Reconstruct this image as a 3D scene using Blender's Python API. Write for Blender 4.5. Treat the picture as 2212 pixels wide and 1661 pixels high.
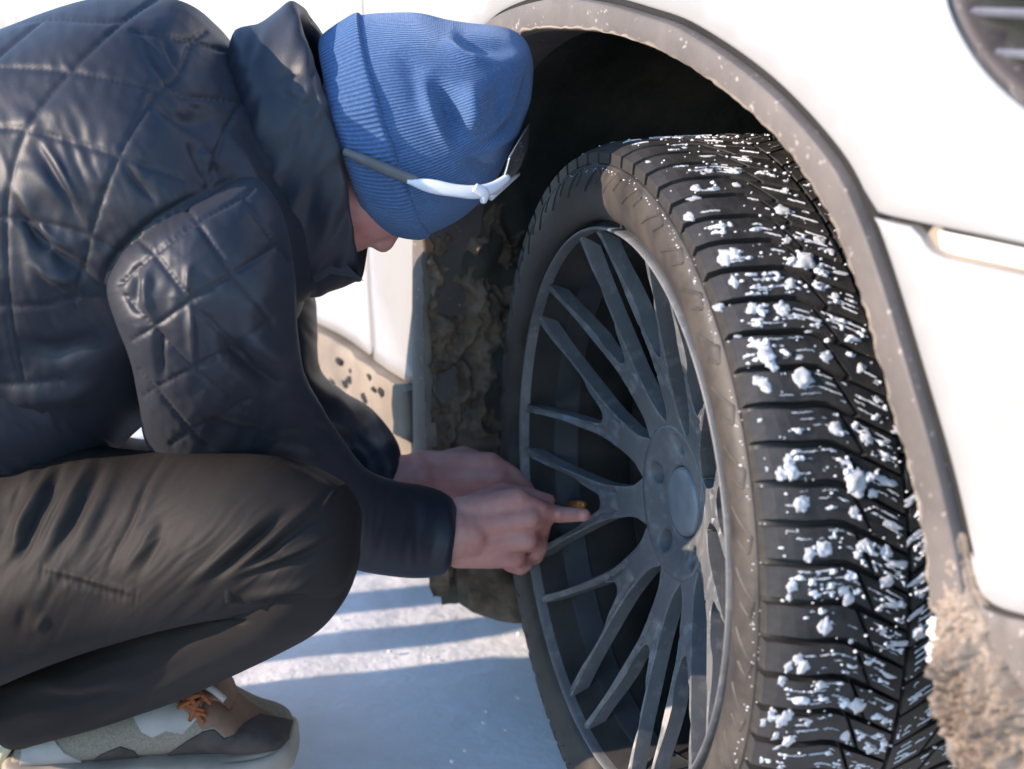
import bpy, bmesh, math, random
import numpy as np
from mathutils import Vector, Matrix, geometry

for o in list(bpy.data.objects):
    bpy.data.objects.remove(o, do_unlink=True)
sc = bpy.context.scene
C = sc.collection
random.seed(7)
RNG = np.random.default_rng(11)

# ------------------------------------------------------------------ camera
CAM_Z = 0.80
FPX = 1600.0                       # focal length in pixels of a 1024 px wide frame
PITCH = 0.240                      # looking down
cam = bpy.data.cameras.new('camera')
cam_o = bpy.data.objects.new('camera', cam)
C.objects.link(cam_o)
cam_o.location = (0, 0, CAM_Z)
cam_o.rotation_euler = (math.pi / 2 - PITCH, 0, 0)
cam.sensor_width = 36.0
cam.lens = 36.0 * FPX / 1024.0
cam.clip_start = 0.02
cam.clip_end = 2000
cam.dof.use_dof = True
cam.dof.focus_distance = 1.47
cam.dof.aperture_fstop = 5.0
sc.camera = cam_o

# ------------------------------------------------------------------ sky and sun
SUN_HEAD = math.radians(17.0)      # direction the light travels on the ground, from +x towards +y
SUN_EL = math.radians(18.0)
world = bpy.data.worlds.new('World')
sc.world = world
world.use_nodes = True
wn = world.node_tree.nodes
wl = world.node_tree.links
bg = wn['Background']
sky = wn.new('ShaderNodeTexSky')
sky.sky_type = 'NISHITA'
sky.sun_disc = False
sky.sun_elevation = SUN_EL
sky.altitude = 200
sky.air_density = 1.0
sky.dust_density = 0.1
sky.ozone_density = 3.2
# the sun stands where the light comes from
sx, sy = -math.cos(SUN_HEAD), -math.sin(SUN_HEAD)
sky.sun_rotation = math.atan2(sx, sy)
wl.new(sky.outputs[0], bg.inputs[0])
bg.inputs[1].default_value = 0.15
sun = bpy.data.lights.new('sun', 'SUN')
sun.energy = 2.5
sun.angle = math.radians(0.53)
sun.color = (1.0, 0.80, 0.64)
sun_o = bpy.data.objects.new('sun', sun)
C.objects.link(sun_o)
dirv = Vector((math.cos(SUN_EL) * math.cos(SUN_HEAD), math.cos(SUN_EL) * math.sin(SUN_HEAD), -math.sin(SUN_EL)))
sun_o.rotation_euler = dirv.to_track_quat('-Z', 'Y').to_euler()
sun_o.location = (-6, -3, 6)
sc.view_settings.view_transform = 'Standard'
sc.view_settings.look = 'None'
sc.view_settings.exposure = 1.75
sc.view_settings.gamma = 1.0
sc.view_settings.use_curve_mapping = False
sc.cycles.max_bounces = 8
sc.cycles.use_denoising = True

# ------------------------------------------------------------------ measuring frame (photo taken as a survey: points in a 2212 px wide copy)
K = 1024.0 / 2212.0
CAM = np.array([0, 0, CAM_Z])
CP, SP = math.cos(PITCH), math.sin(PITCH)
HUB = np.array([0.087, 1.412, 0.335])    # middle of the rim flange plane of the steered front wheel
YAW_CAR = 1.085
YAW_WHEEL = 1.262
TC = np.array([math.cos(YAW_CAR), -math.sin(YAW_CAR), 0]); NC = np.array([-math.sin(YAW_CAR), -math.cos(YAW_CAR), 0])
FW = np.array([math.cos(YAW_WHEEL), -math.sin(YAW_WHEEL), 0]); NW = np.array([-math.sin(YAW_WHEEL), -math.cos(YAW_WHEEL), 0])
UP = np.array([0, 0, 1.0])

def ray(px, py):
    x = (px * K - 512) / FPX
    v = -(py * K - 384.5) / FPX
    return np.array([x, CP + v * SP, -SP + v * CP])
def at(px, py, y):
    d = ray(px, py)
    return CAM + d * (y / d[1])
def on_plane(px, py, p0, n):
    d = ray(px, py)
    return CAM + d * (((p0 - CAM) @ n) / (d @ n))
def wheel_at(px, py, off=0.0):
    return on_plane(px, py, HUB + NW * off, NW)
def survey(P):
    P = np.asarray(P, float) - CAM
    d = P[:, 1] * CP - P[:, 2] * SP
    u = P[:, 1] * SP + P[:, 2] * CP
    return np.stack([(512 + FPX * P[:, 0] / d) / K, (384.5 - FPX * u / d) / K], 1)

# ------------------------------------------------------------------ noise
_perm = RNG.permutation(256)
_perm = np.concatenate([_perm, _perm, _perm])
_g = RNG.normal(size=(256, 3)); _g /= np.linalg.norm(_g, axis=1)[:, None]
def perlin(P):
    P = np.asarray(P, float)
    i = np.floor(P).astype(int); f = P - i
    i &= 255
    u = f * f * f * (f * (f * 6 - 15) + 10)
    r = 0
    for dx in (0, 1):
        wx = u[:, 0] if dx else 1 - u[:, 0]
        for dy in (0, 1):
            wy = u[:, 1] if dy else 1 - u[:, 1]
            for dz in (0, 1):
                wz = u[:, 2] if dz else 1 - u[:, 2]
                h = _perm[_perm[_perm[(i[:, 0] + dx) & 255] + ((i[:, 1] + dy) & 255)] + ((i[:, 2] + dz) & 255)]
                g = _g[h]
                r = r + wx * wy * wz * (g[:, 0] * (f[:, 0] - dx) + g[:, 1] * (f[:, 1] - dy) + g[:, 2] * (f[:, 2] - dz))
    return r * 1.5
def fbm(P, o=4):
    s = 0; a = 1.0
    for k in range(o):
        s = s + a * perlin(P * (2 ** k) + 13.7 * k); a *= 0.5
    return s
def smooth(a, b, x):
    t = np.clip((x - a) / (b - a), 0, 1)
    return t * t * (3 - 2 * t)

# ------------------------------------------------------------------ objects
def link(name, me, parent=None, mat=None):
    o = bpy.data.objects.new(name, me)
    C.objects.link(o)
    if mat is not None and me is not None and len(me.materials) == 0:
        me.materials.append(mat)
    if parent is not None:
        o.parent = parent
    return o
def keep(o, parent):
    """parent without moving: o was made in world coordinates"""
    o.parent = parent
    m = parent.matrix_basis.copy()
    p = parent.parent
    if p is not None:
        m = p.matrix_basis @ parent.matrix_parent_inverse @ m
        p2 = p.parent
        if p2 is not None:
            m = p2.matrix_basis @ m
    o.matrix_parent_inverse = m.inverted()
    return o
def mesh(name, V, F, smooth_shade=True, uv=None, sharp=None):
    me = bpy.data.meshes.new(name)
    V = np.asarray(V, dtype=np.float32)
    if isinstance(F, np.ndarray) and F.ndim == 2:
        n = F.shape[1]
        me.vertices.add(len(V)); me.vertices.foreach_set('co', V.ravel())
        me.loops.add(F.size); me.loops.foreach_set('vertex_index', F.astype(np.int32).ravel())
        me.polygons.add(len(F))
        me.polygons.foreach_set('loop_start', np.arange(0, F.size, n, dtype=np.int32))
        me.polygons.foreach_set('loop_total', np.full(len(F), n, dtype=np.int32))
        me.update(calc_edges=True)
    else:
        me.from_pydata([tuple(map(float, v)) for v in V], [], [tuple(map(int, f)) for f in F])
        me.update()
    if uv is not None:
        l = me.uv_layers.new(name='UVMap')
        vi = np.empty(len(me.loops), dtype=np.int32); me.loops.foreach_get('vertex_index', vi)
        l.data.foreach_set('uv', np.asarray(uv, np.float32)[vi].ravel())
    me.validate()
    if smooth_shade:
        me.polygons.foreach_set('use_smooth', np.ones(len(me.polygons), dtype=bool))
    if sharp is not None:
        me.set_sharp_from_angle(angle=math.radians(sharp))
    return me
def tag(o, label=None, cat=None, group=None, kind=None):
    if label: o['label'] = label
    if cat: o['category'] = cat
    if group: o['group'] = group
    if kind: o['kind'] = kind
    return o
def empty(name, loc=(0, 0, 0), rz=0.0, parent=None):
    o = bpy.data.objects.new(name, None)
    C.objects.link(o)
    o.empty_display_size = 0.1
    o.location = loc; o.rotation_euler = (0, 0, rz)
    if parent is not None: o.parent = parent
    bpy.context.view_layer.update() if False else None
    o.matrix_basis = Matrix.Translation(Vector(loc)) @ Matrix.Rotation(rz, 4, 'Z')
    return o

# ------------------------------------------------------------------ materials
def material(name):
    m = bpy.data.materials.new(name)
    m.use_nodes = True
    nt = m.node_tree
    b = nt.nodes['Principled BSDF']
    return m, nt, b
def nd(nt, t, **kw):
    n = nt.nodes.new(t)
    for k, v in kw.items():
        if isinstance(k, str) and hasattr(n, k): setattr(n, k, v)
    return n
def coords(nt, scale=(1, 1, 1), src='Object'):
    tc = nt.nodes.new('ShaderNodeTexCoord')
    mp = nt.nodes.new('ShaderNodeMapping')
    mp.inputs['Scale'].default_value = scale
    nt.links.new(tc.outputs[src], mp.inputs['Vector'])
    return mp.outputs['Vector']
def noise(nt, vec, scale, detail=4, rough=0.55, dist=0.0):
    n = nt.nodes.new('ShaderNodeTexNoise')
    n.inputs['Scale'].default_value = scale
    n.inputs['Detail'].default_value = detail
    n.inputs['Roughness'].default_value = rough
    n.inputs['Distortion'].default_value = dist
    nt.links.new(vec, n.inputs['Vector'])
    return n.outputs['Fac']
def ramp(nt, fac, stops):
    r = nt.nodes.new('ShaderNodeValToRGB')
    e = r.color_ramp.elements
    while len(e) > 1: e.remove(e[-1])
    e[0].position, e[0].color = stops[0][0], (*stops[0][1], 1)
    for p, c in stops[1:]:
        k = e.new(p); k.color = (*c, 1)
    nt.links.new(fac, r.inputs['Fac'])
    return r.outputs['Color']
def mixc(nt, fac, a, b):
    m = nt.nodes.new('ShaderNodeMix'); m.data_type = 'RGBA'
    if hasattr(fac, 'links'): nt.links.new(fac, m.inputs[0])
    else: m.inputs[0].default_value = fac
    for s, v in ((m.inputs[6], a), (m.inputs[7], b)):
        if hasattr(v, 'links'): nt.links.new(v, s)
        else: s.default_value = (*v, 1)
    return m.outputs[2]
def bump(nt, b, h, strength=0.3, dist=0.002, prev=None):
    n = nt.nodes.new('ShaderNodeBump')
    n.inputs['Strength'].default_value = strength
    n.inputs['Distance'].default_value = dist
    nt.links.new(h, n.inputs['Height'])
    if prev is not None: nt.links.new(prev, n.inputs['Normal'])
    nt.links.new(n.outputs['Normal'], b.inputs['Normal'])
    return n.outputs['Normal']
def math_node(nt, op, a, b=None):
    n = nt.nodes.new('ShaderNodeMath'); n.operation = op
    for i, v in enumerate((a, b)):
        if v is None: continue
        if hasattr(v, 'links'): nt.links.new(v, n.inputs[i])
        else: n.inputs[i].default_value = v
    return n.outputs[0]
def noisy(name, stops, scale, rough=0.7, bscale=None, bstr=0.3, bdist=0.002, spec=0.5, detail=5, metallic=0.0, vec_scale=(1, 1, 1), rough2=None):
    m, nt, b = material(name)
    v = coords(nt, vec_scale)
    f = noise(nt, v, scale, detail)
    nt.links.new(ramp(nt, f, stops), b.inputs['Base Color'])
    b.inputs['Roughness'].default_value = rough
    if rough2 is not None:
        r = ramp(nt, f, [(0.35, (rough,) * 3), (0.65, (rough2,) * 3)])
        nt.links.new(r, b.inputs['Roughness'])
    b.inputs['Specular IOR Level'].default_value = spec
    b.inputs['Metallic'].default_value = metallic
    if bscale:
        bump(nt, b, noise(nt, v, bscale, 5, 0.6), bstr, bdist)
    return m
# ------------------------------------------------------------------ the materials
def make_paint():
    m, nt, b = material('white_car_paint')
    v = coords(nt)
    f = noise(nt, v, 7.0, 6, 0.6)
    f2 = noise(nt, coords(nt, (1, 1, 1)), 90.0, 3, 0.5)
    col = mixc(nt, math_node(nt, 'MULTIPLY', ramp_f(nt, f, 0.52, 0.8), 0.5), (0.36, 0.36, 0.355), (0.28, 0.255, 0.225))
    col = mixc(nt, math_node(nt, 'MULTIPLY', ramp_f(nt, f2, 0.70, 0.78), 0.5), col, (0.35, 0.31, 0.27))
    nt.links.new(col, b.inputs['Base Color'])
    b.inputs['Roughness'].default_value = 0.28
    b.inputs['Coat Weight'].default_value = 0.6
    b.inputs['Coat Roughness'].default_value = 0.12
    return m
def ramp_f(nt, f, a, b_):
    n = nt.nodes.new('ShaderNodeMapRange')
    n.inputs['From Min'].default_value = a; n.inputs['From Max'].default_value = b_
    n.interpolation_type = 'SMOOTHSTEP'
    nt.links.new(f, n.inputs['Value'])
    return n.outputs['Result']
PAINT = make_paint()

def make_trim():
    m, nt, b = material('dusty_grey_plastic')
    v = coords(nt)
    f = noise(nt, v, 9.0, 6, 0.65)
    streak = noise(nt, coords(nt, (40, 8, 3)), 2.5, 4, 0.6)
    speck = noise(nt, v, 160.0, 2, 0.5)
    c = ramp(nt, f, [(0.3, (0.085, 0.074, 0.068)), (0.5, (0.125, 0.108, 0.099)), (0.72, (0.175, 0.15, 0.136))])
    c = mixc(nt, math_node(nt, 'MULTIPLY', ramp_f(nt, streak, 0.5, 0.75), 0.45), c, (0.10, 0.092, 0.09))
    c = mixc(nt, ramp_f(nt, speck, 0.66, 0.74), c, (0.32, 0.285, 0.26))
    nt.links.new(c, b.inputs['Base Color'])
    b.inputs['Roughness'].default_value = 0.62
    bump(nt, b, noise(nt, v, 120.0, 4, 0.6), 0.25, 0.002)
    return m
TRIM = make_trim()

CLADDING = noisy('salt_stained_cladding', [(0.3, (0.12, 0.10, 0.08)), (0.5, (0.24, 0.195, 0.15)), (0.75, (0.36, 0.30, 0.235))], 6.0, 0.75, 60, 0.3, 0.003)
BLACK_GAP = noisy('black_underbody', [(0.3, (0.006, 0.006, 0.006)), (0.7, (0.018, 0.017, 0.016))], 12.0, 0.9)

def make_liner():
    m, nt, b = material('muddy_wheel_liner')
    v = coords(nt)
    f = noise(nt, v, 5.0, 6, 0.65)
    f2 = noise(nt, v, 26.0, 5, 0.6)
    c = ramp(nt, f, [(0.36, (0.04, 0.045, 0.038)), (0.55, (0.09, 0.085, 0.07)), (0.75, (0.18, 0.15, 0.115))])
    c = mixc(nt, math_node(nt, 'MULTIPLY', ramp_f(nt, f2, 0.5, 0.7), 0.5), c, (0.05, 0.04, 0.03))
    nt.links.new(c, b.inputs['Base Color'])
    b.inputs['Roughness'].default_value = 0.9
    bump(nt, b, f2, 0.5, 0.01)
    return m
LINER = make_liner()
MUD = noisy('caked_frozen_mud', [(0.28, (0.06, 0.043, 0.03)), (0.5, (0.19, 0.135, 0.092)), (0.75, (0.36, 0.27, 0.19))], 26.0, 0.95, 110, 0.7, 0.004)
def make_slush():
    m, nt, b = material('frozen_brown_slush')
    v = coords(nt)
    f = noise(nt, v, 9.0, 7, 0.7)
    g = noise(nt, v, 60.0, 4, 0.6)
    c = ramp(nt, f, [(0.30, (0.07, 0.052, 0.038)), (0.46, (0.165, 0.125, 0.092)), (0.60, (0.27, 0.215, 0.165)), (0.74, (0.55, 0.49, 0.43))])
    c = mixc(nt, math_node(nt, 'MULTIPLY', ramp_f(nt, g, 0.55, 0.7), 0.4), c, (0.42, 0.36, 0.30))
    nt.links.new(c, b.inputs['Base Color'])
    b.inputs['Roughness'].default_value = 0.55
    b.inputs['Subsurface Weight'].default_value = 0.0
    bump(nt, b, g, 0.35, 0.002)
    return m
SLUSH = make_slush()

def make_snow(name, base, warm, bs):
    m, nt, b = material(name)
    v = coords(nt)
    f = noise(nt, v, 4.0, 6, 0.65)
    c = ramp(nt, f, [(0.3, warm), (0.62, base)])
    g0 = noise(nt, v, 45.0, 4, 0.6)
    c = mixc(nt, math_node(nt, 'MULTIPLY', ramp_f(nt, g0, 0.62, 0.75), 0.3), c, (0.45, 0.43, 0.41))
    nt.links.new(c, b.inputs['Base Color'])
    b.inputs['Roughness'].default_value = 0.75
    b.inputs['Specular IOR Level'].default_value = 0.3
    n1 = bump(nt, b, noise(nt, v, 12.0, 4, 0.6), 0.45, 0.02)
    bump(nt, b, noise(nt, v, 140.0, 3, 0.6), 0.2, 0.003, n1)
    return m
GROUND = make_snow('trodden_snow', (0.82, 0.82, 0.83), (0.68, 0.67, 0.67), 20)
SNOW = noisy('fresh_snow', [(0.3, (0.74, 0.74, 0.76)), (0.7, (0.88, 0.88, 0.89))], 60.0, 0.6, 260, 0.6, 0.002, 0.3)

def make_rubber(name, lo, hi, dust, amt, bstr):
    m, nt, b = material(name)
    v = coords(nt)
    f = noise(nt, v, 14.0, 6, 0.65)
    g = noise(nt, v, 110.0, 4, 0.6)
    c = ramp(nt, g, [(0.3, lo), (0.7, hi)])
    c = mixc(nt, math_node(nt, 'MULTIPLY', ramp_f(nt, f, 0.35, 0.68), amt), c, dust)
    nt.links.new(c, b.inputs['Base Color'])
    nt.links.new(ramp(nt, f, [(0.3, (0.42,) * 3), (0.7, (0.72,) * 3)]), b.inputs['Roughness'])
    bump(nt, b, g, bstr, 0.0015)
    return m
TREAD = make_rubber('tread_rubber', (0.016, 0.016, 0.016), (0.036, 0.034, 0.033), (0.085, 0.072, 0.06), 0.55, 0.35)
SIDEWALL = make_rubber('dusty_sidewall_rubber', (0.021, 0.018, 0.0158), (0.037, 0.0315, 0.027), (0.076, 0.063, 0.052), 0.8, 0.25)
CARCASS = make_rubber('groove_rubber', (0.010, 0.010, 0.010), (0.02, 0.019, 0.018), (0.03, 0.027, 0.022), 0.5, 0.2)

def make_alloy():
    m, nt, b = material('dusty_grey_alloy')
    v = coords(nt)
    f = noise(nt, v, 11.0, 6, 0.65)
    g = noise(nt, v, 70.0, 4, 0.6)
    c = ramp(nt, f, [(0.3, (0.085, 0.092, 0.10)), (0.55, (0.15, 0.153, 0.157)), (0.75, (0.22, 0.22, 0.22))])
    c = mixc(nt, math_node(nt, 'MULTIPLY', ramp_f(nt, g, 0.5, 0.72), 0.4), c, (0.31, 0.30, 0.285))
    nt.links.new(c, b.inputs['Base Color'])
    b.inputs['Metallic'].default_value = 0.15
    b.inputs['Roughness'].default_value = 0.5
    bump(nt, b, g, 0.15, 0.001)
    return m
ALLOY = make_alloy()
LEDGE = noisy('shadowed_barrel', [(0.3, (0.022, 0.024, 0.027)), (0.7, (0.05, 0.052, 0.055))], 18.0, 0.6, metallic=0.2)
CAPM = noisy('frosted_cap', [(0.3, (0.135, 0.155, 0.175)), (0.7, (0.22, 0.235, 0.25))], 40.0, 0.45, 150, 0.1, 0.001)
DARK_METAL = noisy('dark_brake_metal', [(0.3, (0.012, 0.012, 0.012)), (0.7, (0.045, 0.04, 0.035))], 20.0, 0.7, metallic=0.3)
BRASS = noisy('brass_valve', [(0.3, (0.55, 0.20, 0.04)), (0.7, (0.75, 0.32, 0.08))], 60.0, 0.4, metallic=0.5)

def make_glass(name, tint, rough=0.03, mixf=0.12):
    m = bpy.data.materials.new(name); m.use_nodes = True
    nt = m.node_tree
    out = nt.nodes['Material Output']; nt.nodes.remove(nt.nodes['Principled BSDF'])
    tr = nt.nodes.new('ShaderNodeBsdfTransparent'); tr.inputs[0].default_value = (*tint, 1)
    gl = nt.nodes.new('ShaderNodeBsdfGlossy'); gl.inputs['Roughness'].default_value = rough
    fr = nt.nodes.new('ShaderNodeFresnel'); fr.inputs[0].default_value = 1.22
    ad = math_node(nt, 'ADD', fr.outputs[0], mixf)
    v = coords(nt)
    df = nt.nodes.new('ShaderNodeBsdfDiffuse'); df.inputs[0].default_value = (0.55, 0.48, 0.42, 1)
    mx = nt.nodes.new('ShaderNodeMixShader'); nt.links.new(ad, mx.inputs[0])
    nt.links.new(tr.outputs[0], mx.inputs[1]); nt.links.new(gl.outputs[0], mx.inputs[2])
    m2 = nt.nodes.new('ShaderNodeMixShader')
    nt.links.new(math_node(nt, 'MULTIPLY', ramp_f(nt, noise(nt, v, 26.0, 6, 0.7), 0.58, 0.74), 0.14), m2.inputs[0])
    nt.links.new(mx.outputs[0], m2.inputs[1]); nt.links.new(df.outputs[0], m2.inputs[2])
    nt.links.new(m2.outputs[0], out.inputs[0])
    return m
LAMP_GLASS = make_glass('headlight_glass', (0.8, 0.82, 0.88), 0.05, 0.0)
LAMP_DARK = noisy('headlight_housing', [(0.3, (0.09, 0.088, 0.12)), (0.7, (0.16, 0.15, 0.19))], 30.0, 0.35)
CHROME = noisy('headlight_bar', [(0.3, (0.50, 0.52, 0.60)), (0.7, (0.72, 0.74, 0.80))], 30.0, 0.2, metallic=0.6)
REFLECTOR = noisy('white_marker_lens', [(0.3, (0.84, 0.84, 0.83)), (0.7, (0.9, 0.9, 0.89))], 30.0, 0.1)

# cloth
def make_nylon(name, c0, c1, rough, wv, sheen, spec=0.4):
    m, nt, b = material(name)
    v = coords(nt)
    f = noise(nt, v, 6.0, 4, 0.5)
    nt.links.new(ramp(nt, f, [(0.3, c0), (0.7, c1)]), b.inputs['Base Color'])
    b.inputs['Roughness'].default_value = rough
    b.inputs['Specular IOR Level'].default_value = spec
    b.inputs['Sheen Weight'].default_value = sheen
    b.inputs['Sheen Roughness'].default_value = 0.5
    g = noise(nt, v, wv, 3, 0.6)
    n1 = bump(nt, b, g, 0.22, 0.0008)
    bump(nt, b, noise(nt, v, 24.0, 3, 0.5), 0.18, 0.006, n1)
    return m
JACKET = make_nylon('navy_quilted_nylon', (0.0140, 0.0162, 0.0250), (0.0205, 0.0225, 0.032), 0.5, 700.0, 0.03, 0.45)
TROUSER = make_nylon('dark_softshell', (0.014, 0.0118, 0.011), (0.022, 0.0185, 0.017), 0.66, 500.0, 0.0, 0.2)
LINING = make_nylon('black_lining', (0.012, 0.014, 0.018), (0.022, 0.024, 0.03), 0.7, 500.0, 0.1)
def make_knit(name, freq):
    m, nt, b = material(name)
    tc = nt.nodes.new('ShaderNodeTexCoord')
    sep = nt.nodes.new('ShaderNodeSeparateXYZ'); nt.links.new(tc.outputs['UV'], sep.inputs[0])
    w = math_node(nt, 'SINE', math_node(nt, 'MULTIPLY', sep.outputs[0], freq * 2 * math.pi))
    w2 = math_node(nt, 'SINE', math_node(nt, 'MULTIPLY', sep.outputs[1], 150 * 2 * math.pi))
    v = coords(nt)
    f = noise(nt, v, 9.0, 4, 0.5)
    c = ramp(nt, f, [(0.3, (0.068, 0.135, 0.285)), (0.7, (0.098, 0.178, 0.35))])
    hgt = math_node(nt, 'MULTIPLY', math_node(nt, 'ADD', w, 1.0), 0.5)
    c = mixc(nt, hgt, mixc(nt, 0.5, c, (0.020, 0.055, 0.145)), c)
    fz = noise(nt, v, 420.0, 2, 0.6)
    c = mixc(nt, math_node(nt, 'MULTIPLY', ramp_f(nt, fz, 0.5, 0.7), 0.22), c, (0.22, 0.31, 0.48))
    nt.links.new(c, b.inputs['Base Color'])
    b.inputs['Roughness'].default_value = 0.9
    b.inputs['Specular IOR Level'].default_value = 0.15
    b.inputs['Sheen Weight'].default_value = 0.35
    b.inputs['Sheen Roughness'].default_value = 0.4
    b.inputs['Sheen Tint'].default_value = (0.5, 0.68, 1, 1)
    n1 = bump(nt, b, w, 0.55, 0.0012)
    n2 = bump(nt, b, w2, 0.12, 0.0006, n1)
    bump(nt, b, fz, 0.25, 0.0008, n2)
    return m
KNIT = make_knit('blue_rib_knit', 215)
KNIT_CUFF = make_knit('blue_rib_knit_cuff', 150)
def make_skin():
    m, nt, b = material('skin')
    v = coords(nt)
    f = noise(nt, v, 25.0, 5, 0.6)
    nt.links.new(ramp(nt, f, [(0.32, (0.50, 0.19, 0.155)), (0.68, (0.60, 0.32, 0.265))]), b.inputs['Base Color'])
    b.inputs['Roughness'].default_value = 0.55
    b.inputs['Subsurface Weight'].default_value = 0.15
    b.inputs['Subsurface Radius'].default_value = (0.008, 0.003, 0.002)
    b.inputs['Subsurface Scale'].default_value = 0.5
    bump(nt, b, noise(nt, v, 260.0, 3, 0.6), 0.25, 0.0008)
    return m
SKIN = make_skin()
WHITE_PLASTIC = noisy('white_plastic', [(0.3, (0.66, 0.66, 0.70)), (0.7, (0.76, 0.76, 0.80))], 30.0, 0.3)
GREY_RUBBER = noisy('grey_rubber', [(0.3, (0.085, 0.085, 0.09)), (0.7, (0.13, 0.125, 0.125))], 60.0, 0.45)
def make_lens():
    m, nt, b = material('smoked_mirror_lens')
    nt.links.new(ramp(nt, noise(nt, coords(nt), 20.0), [(0.3, (0.45, 0.46, 0.46)), (0.7, (0.58, 0.58, 0.57))]), b.inputs['Base Color'])
    b.inputs['Metallic'].default_value = 0.85
    b.inputs['Roughness'].default_value = 0.08
    return m
LENS = make_lens()
SOLE = noisy('cream_rubber_sole', [(0.3, (0.24, 0.205, 0.17)), (0.7, (0.34, 0.295, 0.25))], 30.0, 0.6, 90, 0.2, 0.001)
SHOE_MESH = noisy('beige_knit_upper', [(0.35, (0.20, 0.17, 0.13)), (0.65, (0.29, 0.245, 0.19))], 420.0, 0.85, 500, 0.5, 0.001)
SUEDE = noisy('dark_brown_suede', [(0.3, (0.045, 0.036, 0.032)), (0.7, (0.085, 0.066, 0.056))], 60.0, 0.9, 400, 0.4, 0.001)
BROWN = noisy('brown_leather', [(0.3, (0.16, 0.085, 0.05)), (0.7, (0.24, 0.13, 0.08))], 60.0, 0.7, 300, 0.3, 0.001)
SHOE_WHITE = noisy('off_white_leather', [(0.3, (0.34, 0.31, 0.29)), (0.7, (0.44, 0.41, 0.385))], 30.0, 0.55, 200, 0.1, 0.001)
SHOE_GREY = noisy('grey_lining', [(0.3, (0.20, 0.17, 0.15)), (0.7, (0.28, 0.24, 0.22))], 60.0, 0.85, 400, 0.3, 0.001)
LACE = noisy('orange_laces', [(0.3, (0.20, 0.055, 0.018)), (0.7, (0.34, 0.10, 0.03))], 160.0, 0.8, 400, 0.4, 0.001)
TAB = noisy('pale_yellow_tab', [(0.3, (0.50, 0.45, 0.28)), (0.7, (0.62, 0.56, 0.38))], 60.0, 0.8)
ASPHALT = noisy('bounce_cut_asphalt', [(0.35, (0.035, 0.035, 0.037)), (0.65, (0.07, 0.068, 0.066))], 5.0, 0.85, 120, 0.4, 0.004)
WOOD = noisy('weathered_pine', [(0.3, (0.20, 0.14, 0.09)), (0.7, (0.34, 0.25, 0.17))], 8.0, 0.8, 60, 0.3, 0.002, vec_scale=(6, 6, 0.6))
# ------------------------------------------------------------------ the ground
def build_ground():
    n = 300
    t = np.linspace(-1, 1, n)
    g = np.sinh(t * 7.2) / np.sinh(7.2) * 400
    X, Y = np.meshgrid(g + 0.0, g + 1.8, indexing='ij')
    P = np.stack([X.ravel(), Y.ravel(), np.zeros(X.size)], 1)
    near = np.exp(-((P[:, 0]) ** 2 + (P[:, 1] - 1.8) ** 2) / 30.0)
    P[:, 2] = (fbm(P * np.array([3, 3, 1]) + 3.1, 5) * 0.006 - 0.004) * near - 0.003
    i = np.arange(n * n).reshape(n, n)
    F = np.stack([i[:-1, :-1].ravel(), i[1:, :-1].ravel(), i[1:, 1:].ravel(), i[:-1, 1:].ravel()], 1)
    o = link('snow_ground', mesh('snow_ground', P, F), None, GROUND)
    tag(o, kind='structure')
build_ground()
def lump(n=5, seed=0, squash=0.6, rough=0.45, sub=3):
    bm = bmesh.new()
    bmesh.ops.create_icosphere(bm, subdivisions=sub, radius=1.0)
    V = np.array([v.co[:] for v in bm.verts]); F = [[v.index for v in f.verts] for f in bm.faces]
    bm.free()
    d = 1 + rough * fbm(V * 1.3 + seed * 7.7, 4)
    V = V * d[:, None]
    V[:, 2] *= squash
    return V, F
# scattered crumbs of snow on the ground
def build_crumbs():
    Vs, Fs, k = [], [], 0
    for q in range(160):
        x, y = RNG.uniform(-0.75, 0.35), RNG.uniform(1.5, 2.7)
        s = float(np.exp(RNG.normal(-6.2, 0.45)))
        V, F = lump(seed=q % 9, sub=1, rough=0.4)
        V = V * s + np.array([x, y, -0.003])
        Vs.append(V); Fs += [[a + k for a in f] for f in F]; k += len(V)
    o = link('snow_crumbs', mesh('snow_crumbs', np.concatenate(Vs), Fs), None, SNOW)
    tag(o, 'small crumbs of snow scattered on the trodden ground under the car', 'snow', kind='stuff')
build_crumbs()

# ------------------------------------------------------------------ unseen picket fence, added left of the view to stripe the snow with shadow
def build_stripe_caster():
    x0 = -1.34
    root = empty('stripe_caster_fence', (x0, 1.55, 0))
    tag(root, 'unseen low wooden picket fence, added to cast striped shadow on the snow', 'fence')
    me = None
    ys = np.arange(0.62, 2.75, 0.135)
    V = []
    h, w, t = 0.47, 0.034, 0.010
    prof = [(-w, 0), (w, 0), (w, h - 0.03), (0, h), (-w, h - 0.03)]
    V = [(-t, a, b) for a, b in prof] + [(t, a, b) for a, b in prof]
    F = [[0, 1, 2, 3, 4], [9, 8, 7, 6, 5]] + [[i, i + 5, (i + 1) % 5 + 5, (i + 1) % 5] for i in range(5)]
    me = mesh('picket', V, F, False); me.materials.append(WOOD)
    for y in ys:
        o = link('picket', me, root); o.location = (0, float(y) - 1.55, 0.0)
    for z in (0.10,):
        b = 0.02
        L0, L1 = ys[0] - 0.06 - 1.55, ys[-1] + 0.06 - 1.55
        V = [(x, y, zz) for x in (-0.035, -0.011) for y in (L0, L1) for zz in (z - b, z + b)]
        F = [[0, 1, 3, 2], [4, 6, 7, 5], [0, 4, 5, 1], [2, 3, 7, 6], [0, 2, 6, 4], [1, 5, 7, 3]]
        link('rail', mesh('rail', V, F, False), root, WOOD)
build_stripe_caster()
# ------------------------------------------------------------------ the car.  car frame: x forward along the side, y inboard, z up
car = empty('parked_car', (float(HUB[0]), float(HUB[1]), 0.0), -YAW_CAR)
tag(car, 'white car with dirty grey wheel arch trim and steered front wheel', 'car')

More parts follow.
